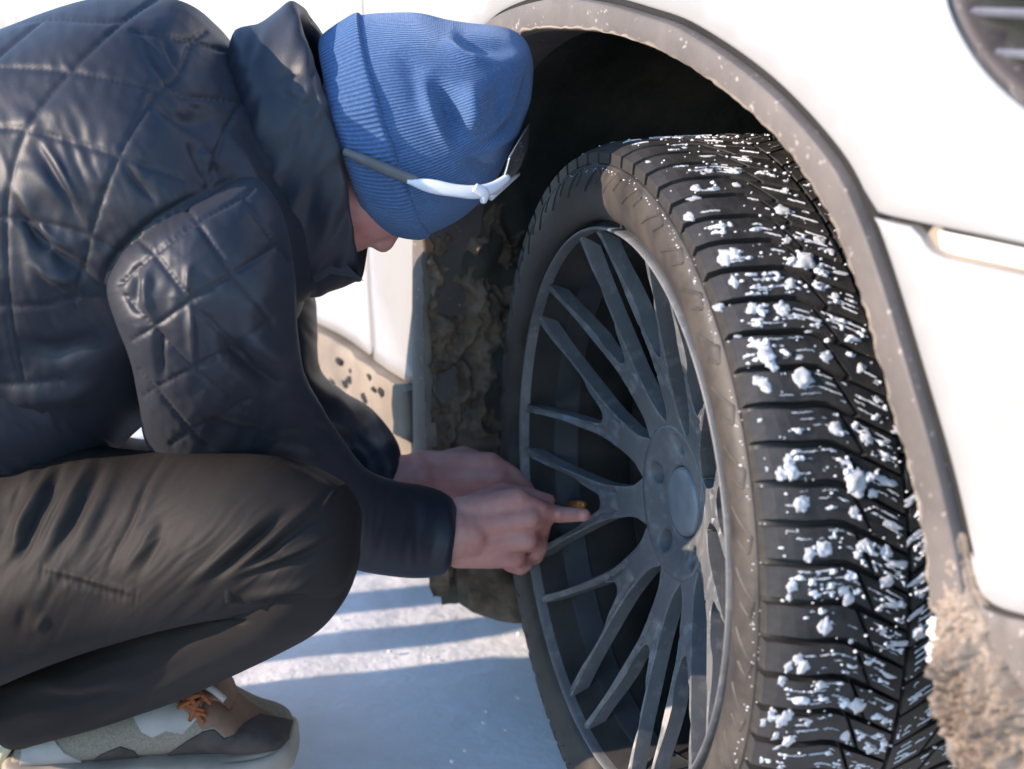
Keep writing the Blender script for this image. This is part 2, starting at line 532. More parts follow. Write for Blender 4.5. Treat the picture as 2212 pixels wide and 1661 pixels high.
def body_w(s, z):
    """how far the body side stands out from the rim plane"""
    s = np.asarray(s, float); z = np.asarray(z, float)
    w = -0.85 * np.maximum(0, s - 0.42) ** 2
    w = w - 0.30 * np.maximum(0, z - 0.80) ** 2
    w = w + 0.012 * np.exp(-((z - 0.60) / 0.12) ** 2) * smooth(0.30, 0.5, s)
    back = smooth(-0.45, -0.75, s)
    w = w - back * (0.012 + 0.16 * np.maximum(0, 0.52 - z) ** 1.3)
    return w
def build_bounce_cut_road():
    # unseen dark asphalt sheet, added to cut warm bounce off the sunlit snow
    Q = [(-150, -0.64), (150, -0.64), (150, -14.0), (-150, -14.0)]
    n = 60
    ss = np.linspace(-1, 1, n); ss = np.sign(ss) * np.abs(ss) ** 3 * 150
    V, F = [], []
    for k, s_ in enumerate(ss):
        for y in (-0.66 + 0.05 * math.sin(k * 2.1), -2.2, -5.0, -9.0, -14.0):
            P = HUB + TC * s_ - NC * y
            V.append((P[0], P[1], 0.012))
    for k in range(n - 1):
        for j in range(4): F.append((k * 5 + j, k * 5 + j + 1, k * 5 + j + 6, k * 5 + j + 5))
    o = link('bounce_cut_road', mesh('bounce_cut_road', np.array(V), F), None, ASPHALT); tag(o, kind='structure')
build_bounce_cut_road()
def trace(px, py, dw=0.0):
    w = 0.0
    for k in range(8):
        P = on_plane(px, py, HUB + NC * w, NC)
        s, z = (P - HUB) @ TC, P[2]
        w = float(body_w(s, z)) + dw
    return np.array([s, z])
def catmull(P, n, closed=False):
    P = np.asarray(P, float)
    d = np.r_[0, np.cumsum(np.linalg.norm(np.diff(P[:, :2], axis=0), axis=1) ** 0.5 + 1e-9)]
    d /= d[-1]
    # monotone-ish: natural tangents on chord parameter
    T = np.zeros_like(P)
    T[1:-1] = (P[2:] - P[:-2]) / (d[2:] - d[:-2])[:, None]
    T[0] = (P[1] - P[0]) / (d[1] - d[0]); T[-1] = (P[-1] - P[-2]) / (d[-1] - d[-2])
    u = np.linspace(0, 1, n)
    i = np.clip(np.searchsorted(d, u, 'right') - 1, 0, len(P) - 2)
    h = (d[i + 1] - d[i])[:, None]; t = ((u - d[i]) / h[:, 0])[:, None]
    return ((2 * t ** 3 - 3 * t ** 2 + 1) * P[i] + (t ** 3 - 2 * t ** 2 + t) * h * T[i] + (-2 * t ** 3 + 3 * t ** 2) * P[i + 1] + (t ** 3 - t ** 2) * h * T[i + 1])
def resample(P, step):
    P = np.asarray(P, float)
    d = np.r_[0, np.cumsum(np.linalg.norm(np.diff(P, axis=0), axis=1))]
    n = max(2, int(round(d[-1] / step)) + 1)
    u = np.linspace(0, d[-1], n)
    return np.stack([np.interp(u, d, P[:, k]) for k in range(P.shape[1])], 1)
def inside(poly, Q):
    x, y = Q[:, 0], Q[:, 1]
    r = np.zeros(len(Q), bool)
    n = len(poly)
    for i in range(n):
        x1, y1 = poly[i]; x2, y2 = poly[(i + 1) % n]
        if y1 == y2: continue
        c = ((y1 > y) != (y2 > y)) & (x < (x2 - x1) * (y - y1) / (y2 - y1) + x1)
        r ^= c
    return r
def seg_dist(Q, A, B):
    d = B - A
    t = np.clip(((Q - A) @ d) / (d @ d + 1e-12), 0, 1)
    return np.linalg.norm(Q - (A + t[:, None] * d), axis=1), t
def poly_dist(Q, poly, closed=True):
    m = np.full(len(Q), 1e9)
    n = len(poly)
    for i in range(n if closed else n - 1):
        m = np.minimum(m, seg_dist(Q, poly[i], poly[(i + 1) % n])[0])
    return m
def panel_mesh(name, outline, grid=0.02, depth=0.014, dw=0.0, edge=0.003, surf=None, disp=None):
    """a pressed panel: outline in (s, z), laid on the body surface, edges rolled back"""
    surf = surf or body_w
    P = np.asarray(outline, float)
    # orientation: counter-clockwise
    a = 0.5 * np.sum(P[:, 0] * np.roll(P[:, 1], -1) - np.roll(P[:, 0], -1) * P[:, 1])
    if a < 0: P = P[::-1]
    n = len(P)
    tan = np.roll(P, -1, 0) - np.roll(P, 1, 0); tan /= np.linalg.norm(tan, axis=1)[:, None] + 1e-12
    nin = np.stack([-tan[:, 1], tan[:, 0]], 1)
    ins = P + nin * edge
    lo, hi = P.min(0), P.max(0)
    gx = np.arange(lo[0], hi[0], grid); gy = np.arange(lo[1], hi[1], grid)
    G = np.stack(np.meshgrid(gx, gy), -1).reshape(-1, 2) + RNG.uniform(-1, 1, (len(gx) * len(gy), 2)) * grid * 0.12
    G = G[inside(P, G)]
    if len(G): G = G[poly_dist(G, P) > max(grid * 0.55, edge * 2.2)]
    ok = inside(P, ins) & (poly_dist(ins, P) > edge * 0.6)
    allp = np.concatenate([P, ins[ok], G]) if len(G) else np.concatenate([P, ins[ok]])
    res = geometry.delaunay_2d_cdt([Vector((float(x), float(y))) for x, y in allp], [(i, (i + 1) % n) for i in range(n)], [], 0, 1e-6)
    V2 = np.array([v[:] for v in res[0]]); orig = res[3]
    F = np.array([f for f in res[2] if len(f) == 3], int)
    cen = V2[F].mean(1)
    F = F[inside(P, cen)]
    isb = np.array([any(k < n for k in o) for o in orig]) if len(orig) == len(V2) else (poly_dist(V2, P) < 1e-5)
    w = surf(V2[:, 0], V2[:, 1]) + dw
    if disp is not None: w = w + disp(V2)
    w = w - np.where(isb, edge * 0.8, 0)
    V = np.stack([V2[:, 0], -w, V2[:, 1]], 1)
    # faces seen from outboard (-y): order so that normals point to -y
    e1 = V[F[:, 1]] - V[F[:, 0]]; e2 = V[F[:, 2]] - V[F[:, 0]]
    flip = np.cross(e1, e2)[:, 1] > 0
    F[flip] = F[flip][:, ::-1]
    # rolled edge: boundary edges pushed inboard
    from collections import Counter
    ed = Counter()
    for f in F:
        for i in range(3):
            ed[tuple(sorted((f[i], f[(i + 1) % 3])))] += 1
    Vb = list(V); Fl = [tuple(f) for f in F]
    mp = {}
    for f in F:
        for i in range(3):
            a_, b_ = f[i], f[(i + 1) % 3]
            if ed[tuple(sorted((a_, b_)))] == 1:
                for q in (a_, b_):
                    if q not in mp:
                        mp[q] = len(Vb); Vb.append(V[q] + np.array([0, depth, 0]))
                Fl.append((b_, a_, mp[a_], mp[b_]))
    return mesh(name, np.array(Vb), Fl, True, None, 40)

ZS = 0.035
def sz(L): return np.array([(a, b - ZS) for a, b in L])
# arch lip, outer edge (towards the paint) and inner edge, rear foot to front foot
ARCH_OUT = catmull(sz([(-.418, .300), (-.417, .40), (-.413, .52), (-.405, .60), (-.375, .68), (-.32, .752), (-.262, .791), (-.202, .815), (-.101, .830), (-.019, .8275), (.056, .818), (.124, .805), (.224, .769), (.303, .724), (.341, .688), (.389, .622), (.432, .545), (.458, .478), (.470, .438)]), 130)
ARCH_IN = catmull(sz([(-.372, .300), (-.374, .40), (-.377, .50), (-.375, .57), (-.345, .66), (-.29, .728), (-.235, .768), (-.164, .794), (-.101, .802), (.02, .799), (.125, .779), (.22, .744), (.272, .715), (.323, .668), (.362, .614), (.395, .552), (.418, .509), (.430, .468), (.436, .43)]), 130)
def inset(P, d):
    t = np.gradient(P, axis=0); t /= np.linalg.norm(t, axis=1)[:, None]
    return P + np.stack([-t[:, 1], t[:, 0]], 1) * d
shut = np.array([trace(*p) for p in [(1868, 457), (1905, 470), (1985, 488), (2100, 512), (2212, 536), (2330, 562), (2450, 590)]])
shut = np.concatenate([shut, [(0.78, shut[-1][1] - 0.012), (0.98, shut[-1][1] - 0.016)]])
lamp_edge = np.array([trace(*p) for p in [(2028, -120), (2032, -40), (2040, 10), (2060, 62), (2100, 130), (2150, 188), (2212, 240), (2290, 290), (2380, 330), (2450, 350)]])
lamp_edge = np.concatenate([lamp_edge, [(0.78, lamp_edge[-1][1] - 0.006), (0.98, lamp_edge[-1][1] - 0.008)]])
marker = np.array([trace(*p) for p in [(1976, 489), (1984, 515), (2000, 540), (2026, 556), (2100, 573), (2212, 598), (2330, 624), (2450, 650)]])
marker = np.concatenate([marker, [(0.78, marker[-1][1] - 0.006), (0.98, shut[-1][1] - 0.030)]])
low_edge = np.array([trace(*p) for p in [(2088, 1190), (2098, 1240), (2112, 1280), (2138, 1306), (2175, 1321), (2212, 1330), (2330, 1352), (2450, 1370)]])
low_edge = np.concatenate([low_edge, [(0.78, low_edge[-1][1]), (0.98, low_edge[-1][1])]])

DOOR_S = -0.572
# front wing
ao = inset(ARCH_OUT, 0.0055)
i_sh = int(np.argmin(np.linalg.norm(ARCH_OUT - shut[0], axis=1)))
fen = np.concatenate([ao[:i_sh], resample(catmull(shut, 40), 0.012)[1:] + np.array([0, 0.0022]),
                      resample(catmull(lamp_edge[::-1], 60), 0.01),
                      resample([lamp_edge[0] + [0, .01], (0.36, 0.93), (0.0, 0.95), (DOOR_S + .003, 0.96)], 0.03)[1:],
                      resample([(DOOR_S + .003, 0.95), (DOOR_S + .003, 0.36), (-.424, 0.36)], 0.012)])
keep_ = np.r_[True, np.linalg.norm(np.diff(fen, axis=0), axis=1) > 0.0012]
fender = link('front_fender', panel_mesh('front_fender', fen[keep_]), car, PAINT)
# bumper
ab = ARCH_OUT + 0
b_arch = inset(ARCH_OUT, 0.0050)[i_sh + 2:]
m_c = resample(catmull(marker, 60), 0.008)
sh_c = resample(catmull(shut, 60), 0.008) - np.array([0, 0.0022])
i_m = int(np.argmin(np.linalg.norm(sh_c - marker[0], axis=1)))
low_c = resample(catmull(low_edge, 60), 0.008)
bum = np.concatenate([sh_c[1:i_m], m_c[1:], low_c[::-1], b_arch[::-1][4:]])
keep_ = np.r_[True, np.linalg.norm(np.diff(bum, axis=0), axis=1) > 0.0012]
bumper = link('front_bumper', panel_mesh('front_bumper', bum[keep_]), car, PAINT)
mk = np.concatenate([sh_c[i_m + 2:], (m_c + np.array([0.0025, 0.0030]))[::-1][:-3]])
link('seam_backing', panel_mesh('seam_backing', np.concatenate([m_c + [-.006, -.006], (m_c + [.010, .010])[::-1]]), dw=-0.010, depth=0.01), car, CLADDING)
mk_in = mk
side_marker = link('side_marker_lens', panel_mesh('side_marker_lens', mk, dw=-0.004, edge=0.004), car, REFLECTOR)
# dark gap backing just behind the panels
def backing(name, s0, s1, z0, z1, dw, hole=None):
    out = resample([(s0, z0), (s1, z0), (s1, z1), (s0, z1), (s0, z0)], 0.03)[:-1]
    return panel_mesh(name, out, grid=0.04, depth=0.05, dw=dw)
link('inner_panel', backing('inner_panel', 0.50, 0.97, 0.30, 0.93, -0.055), car, BLACK_GAP)
gp = np.concatenate([resample(catmull(shut, 40), 0.01) + [0, 0.012], (resample(catmull(shut, 40), 0.01) - [0, 0.012])[::-1]])
link('seam_backing', panel_mesh('seam_backing', gp, dw=-0.011, depth=0.01), car, BLACK_GAP)
dg = resample([(DOOR_S - .014, .34), (DOOR_S + .016, .34), (DOOR_S + .016, .93), (DOOR_S - .014, .93), (DOOR_S - .014, .34)], 0.02)[:-1]
link('seam_backing', panel_mesh('seam_backing', dg, dw=-0.012, depth=0.01), car, BLACK_GAP)
# doors
def rect(s0, s1, z0, z1, r=0.02):
    pts = []
    for cx, cy, a0 in ((s1 - r, z0 + r, -90), (s1 - r, z1 - r, 0), (s0 + r, z1 - r, 90), (s0 + r, z0 + r, 180)):
        for k in range(5):
            a = math.radians(a0 + 90 * k / 4); pts.append((cx + r * math.cos(a), cy + r * math.sin(a)))
    pts.append(pts[0])
    return resample(pts, 0.015)[:-1]
door = link('front_door', panel_mesh('front_door', rect(-1.66, DOOR_S - .003, 0.362, 1.0)), car, PAINT)
door2 = link('rear_door', panel_mesh('rear_door', rect(-2.66, -1.666, 0.362, 1.0), grid=0.04), car, PAINT)
link('rear_fender', panel_mesh('rear_fender', rect(-3.7, -2.666, 0.30, 1.0), grid=0.06), car, PAINT)
link('seam_backing', panel_mesh('seam_backing', rect(-1.69, -1.63, 0.37, 0.97, 0.005), dw=-0.012, depth=0.01), car, BLACK_GAP)
link('seam_backing', panel_mesh('seam_backing', rect(-2.69, -2.63, 0.37, 0.97, 0.005), dw=-0.012, depth=0.01), car, BLACK_GAP)
# the bonnet, the glasshouse band and the floor close the body
def slab(name, s0, s1, y0, y1, z0, z1, mat, r=0.02):
    bm = bmesh.new()
    bmesh.ops.create_cube(bm, size=1.0)
    for v in bm.verts:
        v.co = Vector(((s0 + s1) / 2 + v.co.x * (s1 - s0), (y0 + y1) / 2 + v.co.y * (y1 - y0), (z0 + z1) / 2 + v.co.z * (z1 - z0)))
    bmesh.ops.bevel(bm, geom=bm.edges[:], offset=r, segments=3, affect='EDGES')
    me = bpy.data.meshes.new(name); bm.to_mesh(me); bm.free()
    for p in me.polygons: p.use_smooth = True
    return link(name, me, car, mat)
slab('front_fascia', 0.93, 1.0, 0.29, 1.36, 0.2, 0.90, PAINT, 0.02)
slab('grille', 0.99, 1.008, 0.45, 1.20, 0.42, 0.72, BLACK_GAP, 0.003)
slab('bonnet', -0.55, 0.97, 0.02, 1.62, 0.915, 0.955, PAINT, 0.015)
slab('cabin', -3.5, -0.56, 0.06, 1.60, 0.97, 1.45, DARK_METAL, 0.12)
slab('floor_pan', -3.5, -0.62, 0.10, 1.60, 0.24, 0.30, BLACK_GAP, 0.02)
slab('engine_tray', -0.62, 0.80, 0.66, 1.60, 0.26, 0.90, BLACK_GAP, 0.03)
# sill cladding
def clad_surf(s, z):
    z = np.asarray(z, float); s = np.asarray(s, float)
    w = body_w(s, np.full_like(z, 0.37)) + 0.010
    step = 0.020 * smooth(0.285, 0.295, z)
    pock = -0.012 * smooth(-.56, -.585, s) * smooth(0.282, 0.272, z) * smooth(0.212, 0.222, z)
    w = w + step - 0.018 + pock - 0.9 * np.maximum(0, 0.27 - z) ** 1.6
    return w + 0.004 * fbm(np.stack([s * 18, z * 18, z * 0], -1).reshape(-1, 3), 3).reshape(np.shape(s))
cl = link('sill_cladding', panel_mesh('sill_cladding', rect(-2.66, -.424, 0.165, 0.357, 0.006), grid=0.012, depth=0.06, surf=clad_surf), car, CLADDING)
# mud spots on the cladding
spots = []
for q in range(26):
    s, z = RNG.uniform(-1.15, -.50), RNG.uniform(0.295, 0.345)
    V, F = lump(seed=q, sub=1, rough=0.5)
    a = RNG.uniform(0.004, 0.010)
    V = V * np.array([a * 1.5, 0.9, a * 0.7 / 0.6]) * np.array([1, 0.0015, 1]) + np.array([s, -float(clad_surf(np.array([s]), np.array([z]))[0]), z])
    spots.append((V, F))
def join_parts(name, L, mat, parent, kind=None, sm=True):
    Vs, Fs, k = [], [], 0
    for V, F in L:
        Vs.append(V); Fs += [[int(a) + k for a in f] for f in F]; k += len(V)
    o = link(name, mesh(name, np.concatenate(Vs), Fs, sm), parent, mat)
    if kind: o['kind'] = kind
    return o
join_parts('mud_spots', spots, BLACK_GAP, cl, 'stuff')

# arch trim: a lip that stands proud of the paint, swept between the two edges
def build_trim():
    n = len(ARCH_OUT)
    prof = [(0.0, -0.012), (0.0, 0.004), (0.03, 0.0075), (0.08, 0.0085), (0.5, 0.0095), (0.90, 0.0085), (0.965, 0.006), (1.0, 0.0), (1.0, -0.03), (0.97, -0.06)]
    V = np.zeros((n, len(prof), 3))
    for j, (u, dw) in enumerate(prof):
        Q = ARCH_OUT * (1 - u) + ARCH_IN * u
        w = body_w(Q[:, 0], Q[:, 1]) + dw
        V[:, j] = np.stack([Q[:, 0], -w, Q[:, 1]], 1)
    # ragged dried slush on the inner edge
    V = V.reshape(-1, 3)
    i = np.arange(n * len(prof)).reshape(n, len(prof))
    F = np.stack([i[:-1, :-1].ravel(), i[:-1, 1:].ravel(), i[1:, 1:].ravel(), i[1:, :-1].ravel()], 1)
    o = link('wheel_arch_trim', mesh('wheel_arch_trim', V, F, True, None, 25), car, TRIM)
    return o
trim = build_trim()
def build_gasket():
    n = len(ARCH_OUT); Vg = []
    for d, dw in ((-0.002, -0.004), (-0.001, -0.0015), (0.008, -0.0045), (0.010, -0.012)):
        Q = inset(ARCH_OUT, d)
        Vg.append(np.stack([Q[:, 0], -(body_w(Q[:, 0], Q[:, 1]) + dw), Q[:, 1]], 1))
    Vg = np.array(Vg); i = np.arange(4 * n).reshape(4, n)
    F = np.stack([i[:-1, :-1].ravel(), i[:-1, 1:].ravel(), i[1:, 1:].ravel(), i[1:, :-1].ravel()], 1)
    link('gasket', mesh('gasket', Vg.reshape(-1, 3), F), trim, BLACK_GAP)
build_gasket()
# crust of dried slush along the inner lip
def build_crust():
    n = 420
    I = catmull(ARCH_IN, n); O_ = catmull(ARCH_OUT, n)
    L = np.linspace(0, 1, n)
    m = 9
    rag = 0.16 + 0.16 * fbm(np.stack([L * 60, L * 0, L * 0 + 2], 1), 4)
    rag = np.clip(rag, 0.03, 0.5) * (0.45 + 0.55 * smooth(0.25, 0.5, 1 - np.abs(L - 0.5)))
    V = np.zeros((n, m, 3))
    for j in range(m):
        u = 1.012 - (j / (m - 1)) * rag
        Q = O_ * (1 - u[:, None]) + I * u[:, None]
        prf = math.sin(math.pi * j / (m - 1)) ** 0.5 if 0 < j < m - 1 else 0
        hgt = np.interp(u, [0.5, 0.90, 0.965, 1.0], [0.0095, 0.0085, 0.006, 0.0])
        nz = fbm(np.stack([Q[:, 0] * 90, Q[:, 1] * 90, L * 0], 1), 3)
        w = body_w(Q[:, 0], Q[:, 1]) + hgt - 0.0015 + prf * (0.0035 + 0.002 * nz)
        V[:, j] = np.stack([Q[:, 0], -w, Q[:, 1]], 1)
    i = np.arange(n * m).reshape(n, m)
    F = np.stack([i[:-1, :-1].ravel(), i[1:, :-1].ravel(), i[1:, 1:].ravel(), i[:-1, 1:].ravel()], 1)
    o = link('dried_slush_crust', mesh('dried_slush_crust', V.reshape(-1, 3), F), trim, CLADDING)
    o['kind'] = 'stuff'
build_crust()

# wheel housing
def build_liner():
    path = catmull([(-.395, .10), (-.392, .25), (-.392, .42), (-.388, .55), (-.35, .66), (-.27, .735), (-.14, .775), (0, .778), (.12, .765), (.24, .72), (.33, .64), (.40, .53), (.435, .42), (.445, .30), (.445, .16)], 120)
    m = 70
    wv = np.linspace(-0.016, -0.62, m)
    S = np.repeat(path[:, None, :], m, 1)
    V = np.stack([S[..., 0], np.repeat(-wv[None], len(path), 0), S[..., 1]], -1).reshape(-1, 3)
    nz = fbm(V * np.array([14, 14, 14]), 5)
    rear = smooth(-.30, -.36, V[:, 0]) * smooth(0.0, 0.05, V[:, 1])
    V[:, 0] += rear * np.clip(0.012 + 0.035 * nz, -0.01, 0.05) * smooth(.62, .52, V[:, 2])
    V += 0.004 * fbm(V * 30, 3)[:, None] * np.array([1, 0, 1]) * smooth(0.0, 0.04, V[:, 1])[:, None]
    i = np.arange(len(V)).reshape(len(path), m)
    F = np.stack([i[:-1, :-1].ravel(), i[1:, :-1].ravel(), i[1:, 1:].ravel(), i[:-1, 1:].ravel()], 1)
    o = link('wheel_arch_liner', mesh('wheel_arch_liner', V, F), car, LINER)
    # back wall of the housing
    bw = [(V[i[k, m - 1]]) for k in range(0, len(path), 4)]
    bw = np.array(bw + [np.array([0.445, 0.62, 0.1]), np.array([-.395, 0.62, 0.1])])
    link('housing_wall', mesh('housing_wall', bw, [list(range(len(bw)))], False), car, LINER)
    # mud caked on the rear of the housing: one ragged crust
    n, m2 = 300, 130
    Z, Y = np.meshgrid(np.linspace(0.12, 0.62, n), np.linspace(-0.004, 0.20, m2), indexing='ij')
    P3 = np.stack([Y.ravel() * 17, Z.ravel() * 15, Y.ravel() * 0 + 7], 1)
    h = 0.85 - 1.5 * np.abs(fbm(P3, 5)) + 0.4 * fbm(P3 * 0.45, 3)
    fade = smooth(0.20, 0.06, Y.ravel()) * smooth(0.62, 0.52, Z.ravel())
    h = np.where(h > 0, h, 0.6 * h) * 0.034 * (0.25 + 0.75 * fade) - 0.002 - 0.012 * (1 - fade)
    X = -.385 + h * 0.8 + 0.0045 * fbm(P3 * 5, 4)
    Vm = np.stack([X, Y.ravel() + 0.004 * fbm(P3 * 1.5 + 3, 3), Z.ravel()], 1)
    ii = np.arange(n * m2).reshape(n, m2)
    Fm = np.stack([ii[:-1, :-1].ravel(), ii[:-1, 1:].ravel(), ii[1:, 1:].ravel(), ii[1:, :-1].ravel()], 1)
    mo = link('caked_mud', mesh('caked_mud', Vm, Fm), o, MUD); mo['kind'] = 'stuff'
build_liner()
# mud flap behind the wheel, crusted
def build_flap():
    n, m = 40, 26
    V = []
    for i in range(n):
        v = i / (n - 1)
        for j in range(m):
            u = j / (m - 1)
            y = 0.02 + 0.25 * u
            zb = 0.085 + 0.03 * (2 * u - 1) ** 2
            z = 0.33 * (1 - v) + zb * v
            x = -.392 + 0.05 * v * v + 0.012 * math.sin(u * 9) * v
            V.append((x, y, z))
    V = np.array(V)
    nz = fbm(V * 22, 4)
    front = V + np.stack([0.016 + 0.014 * nz, 0 * nz, 0.004 * nz], 1)
    back = V + np.array([-0.012, 0, 0])
    i = np.arange(n * m).reshape(n, m)
    Fa = np.stack([i[:-1, :-1].ravel(), i[:-1, 1:].ravel(), i[1:, 1:].ravel(), i[1:, :-1].ravel()], 1)
    F = [tuple(f) for f in Fa] + [tuple(f[::-1] + n * m) for f in Fa]
    b = list(i[0, :]) + list(i[1:, -1]) + list(i[-1, -2::-1]) + list(i[-2:0:-1, 0])
    F += [(b[k], b[k - 1], b[k - 1] + n * m, b[k] + n * m) for k in range(len(b))]
    link('mud_flap', mesh('mud_flap', np.concatenate([front, back]), F), car, MUD)
build_flap()

# black lower bumper with frozen slush
inner_low = np.array([trace(*p) for p in [(1998, 1052), (2012, 1130), (2024, 1200), (2026, 1300), (2022, 1390), (2034, 1470), (2060, 1560), (2095, 1640), (2130, 1720), (2180, 1820)]])
lo_out = np.concatenate([resample(inner_low, 0.006), resample([inner_low[-1], (0.60, 0.17), (0.98, 0.17), (0.98, low_edge[-1][1] - .002), low_edge[-1] - [0, .002]], 0.02)[1:],
                         (low_c - np.array([0.002, 0.0035]))[::-1], resample([ARCH_OUT[-1] + [0.0, 0.0], ARCH_IN[-3]], 0.01)[1:]])
keep_ = np.r_[True, np.linalg.norm(np.diff(lo_out, axis=0), axis=1) > 0.0012]
lo_out = lo_out[keep_]
def low_disp(V2):
    k = np.stack([V2[:, 0] * 26, V2[:, 1] * 26, V2[:, 0] * 0], 1)
    wet = smooth(0.36, 0.27, V2[:, 1] + 0.35 * (V2[:, 0] - 0.50) )
    return wet * (0.010 + 0.016 * np.clip(fbm(k, 5), -0.6, 1)) + 0.001 * fbm(k * 3, 2)
lower = link('lower_bumper', panel_mesh('lower_bumper', lo_out, grid=0.007, depth=0.05, dw=0.004, disp=low_disp), car, TRIM)
# frozen slush crust lying over its lower corner
def build_slush():
    edge = resample(np.array([trace(*p, 0.006) for p in [(1998, 1090), (2012, 1150), (2024, 1220), (2026, 1300), (2020, 1390), (2032, 1470), (2058, 1560), (2093, 1640), (2128, 1720)]]), 0.006)
    far = resample(np.array([trace(*p, 0.006) for p in [(2030, 1090), (2070, 1170), (2090, 1270), (2120, 1330), (2150, 1400), (2200, 1470), (2270, 1530), (2340, 1600), (2400, 1700)]]), 0.006)
    n, m = 300, 120
    A = catmull(edge, n); B = catmull(far, n)
    V = np.zeros((n, m, 3))
    L = np.linspace(0, 1, n)
    for j in range(m):
        u = j / (m - 1)
        rag = 0.010 * fbm(np.stack([L * 30, L * 0 + 5, L * 0], 1), 4) * (1 - u)
        uu = np.clip(u + 0.12 * fbm(np.stack([L * 14, L * 0 + 9, L * 0], 1), 4) * u, 0, 1.15)
        Q = A * (1 - uu[:, None]) + B * uu[:, None]
        Q[:, 0] += rag
        nz = fbm(np.stack([Q[:, 0] * 34, Q[:, 1] * 34, L * 0], 1), 5) + 0.35 * fbm(np.stack([Q[:, 0] * 160, Q[:, 1] * 160, L * 0], 1), 3)
        thick = (math.sin(math.pi * min(1, 0.06 + u * 0.97)) ** 0.45) * (0.006 + 0.022 * smooth(0.25, 0.75, L)) * (1 + 0.8 * nz)
        w = body_w(Q[:, 0], Q[:, 1]) + 0.002 + np.maximum(thick, 0 if j < m - 1 else -1) - (0.03 if j == 0 else 0) - (0.012 if j == m - 1 else 0)
        V[:, j] = np.stack([Q[:, 0], -w, Q[:, 1]], 1)
    i = np.arange(n * m).reshape(n, m)
    F = np.stack([i[:-1, :-1].ravel(), i[1:, :-1].ravel(), i[1:, 1:].ravel(), i[:-1, 1:].ravel()], 1)
    o = link('frozen_slush', mesh('frozen_slush', V.reshape(-1, 3), F), lower, SLUSH); o['kind'] = 'stuff'
    # white snow along the tyre side of the slush
    Ls = []
    for q in range(220):
        t = RNG.uniform(0.42, 1.0)
        Q = A[int(t * (n - 1))]
        r = RNG.uniform(0.0022, 0.0058)
        V2, F2 = lump(seed=q % 17, sub=3, rough=0.8)
        w = float(body_w(Q[0], Q[1])) + RNG.uniform(-.012, .006)
        Ls.append((V2 * r + np.array([Q[0] + RNG.uniform(-.004, .006), -w, Q[1] + RNG.uniform(-.005, .005)]), F2))
    join_parts('packed_snow', Ls, SNOW, lower, 'stuff')
build_slush()

# headlight
def build_lamp():
    edge = resample(catmull(lamp_edge, 60), 0.01)
    out = np.concatenate([edge, resample([edge[-1], (0.98, edge[-1][1] + .01), (0.98, 0.92), edge[0] + [0.0, 0.01], edge[0]], 0.02)[1:-1]])
    lampo = link('headlight', panel_mesh('headlight', out + np.array([0.0, 0.0]), dw=-0.055, depth=0.04, edge=0.003), car, LAMP_DARK)
    a = np.sum(out[:, 0] * np.roll(out[:, 1], -1) - np.roll(out[:, 0], -1) * out[:, 1])
    t = np.roll(out, -1, 0) - np.roll(out, 1, 0); t /= np.linalg.norm(t, axis=1)[:, None]
    nin = np.stack([-t[:, 1], t[:, 0]], 1) * (1 if a > 0 else -1)
    link('headlight_glass', panel_mesh('headlight_glass', out + nin * 0.004, dw=-0.001, depth=0.02, edge=0.003), lampo, LAMP_GLASS)
    # bezel
    n = len(edge)
    B = []
    for k, (d, dw) in enumerate([(0.0035, 0.0), (0.006, 0.001), (0.010, -0.004), (0.013, -0.02), (0.013, -0.05)]):
        q = out + nin * d
        B.append(np.stack([q[:, 0], -(body_w(q[:, 0], q[:, 1]) + dw - 0.004), q[:, 1]], 1))
    B = np.array(B); mm = len(out)
    i = np.arange(B.shape[0] * mm).reshape(B.shape[0], mm)
    F = [(i[a_, b_], i[a_, (b_ + 1) % mm], i[a_ + 1, (b_ + 1) % mm], i[a_ + 1, b_]) for a_ in range(B.shape[0] - 1) for b_ in range(mm)]
    link('bezel', mesh('bezel', B.reshape(-1, 3), F), lampo, TRIM)
    # light guide bars
    for py, x0 in ((25, 2105), (112, 2120), (196, 2165), (262, 2225), (-60, 2090)):
        P0 = trace(x0, py, -0.012); P1 = P0 + np.array([0.22, -0.004])
        Q = np.linspace(P0, P1, 24)
        V = []
        for k in range(24):
            w = float(body_w(Q[k, 0], Q[k, 1])) - 0.012
            for dz, dy in ((-.0028, 0), (0, -.004), (.0028, 0), (.0028, .02), (-.0028, .02)):
                V.append((Q[k, 0], -w + dy, Q[k, 1] + dz))
        F = [[a_ * 5 + b_, (a_ + 1) * 5 + b_, (a_ + 1) * 5 + (b_ + 1) % 5, a_ * 5 + (b_ + 1) % 5] for a_ in range(23) for b_ in range(5)]
        F += [[0, 1, 2, 3, 4], [119, 118, 117, 116, 115]]
        link('light_bar', mesh('light_bar', np.array(V), F, False), lampo, CHROME)
build_lamp()
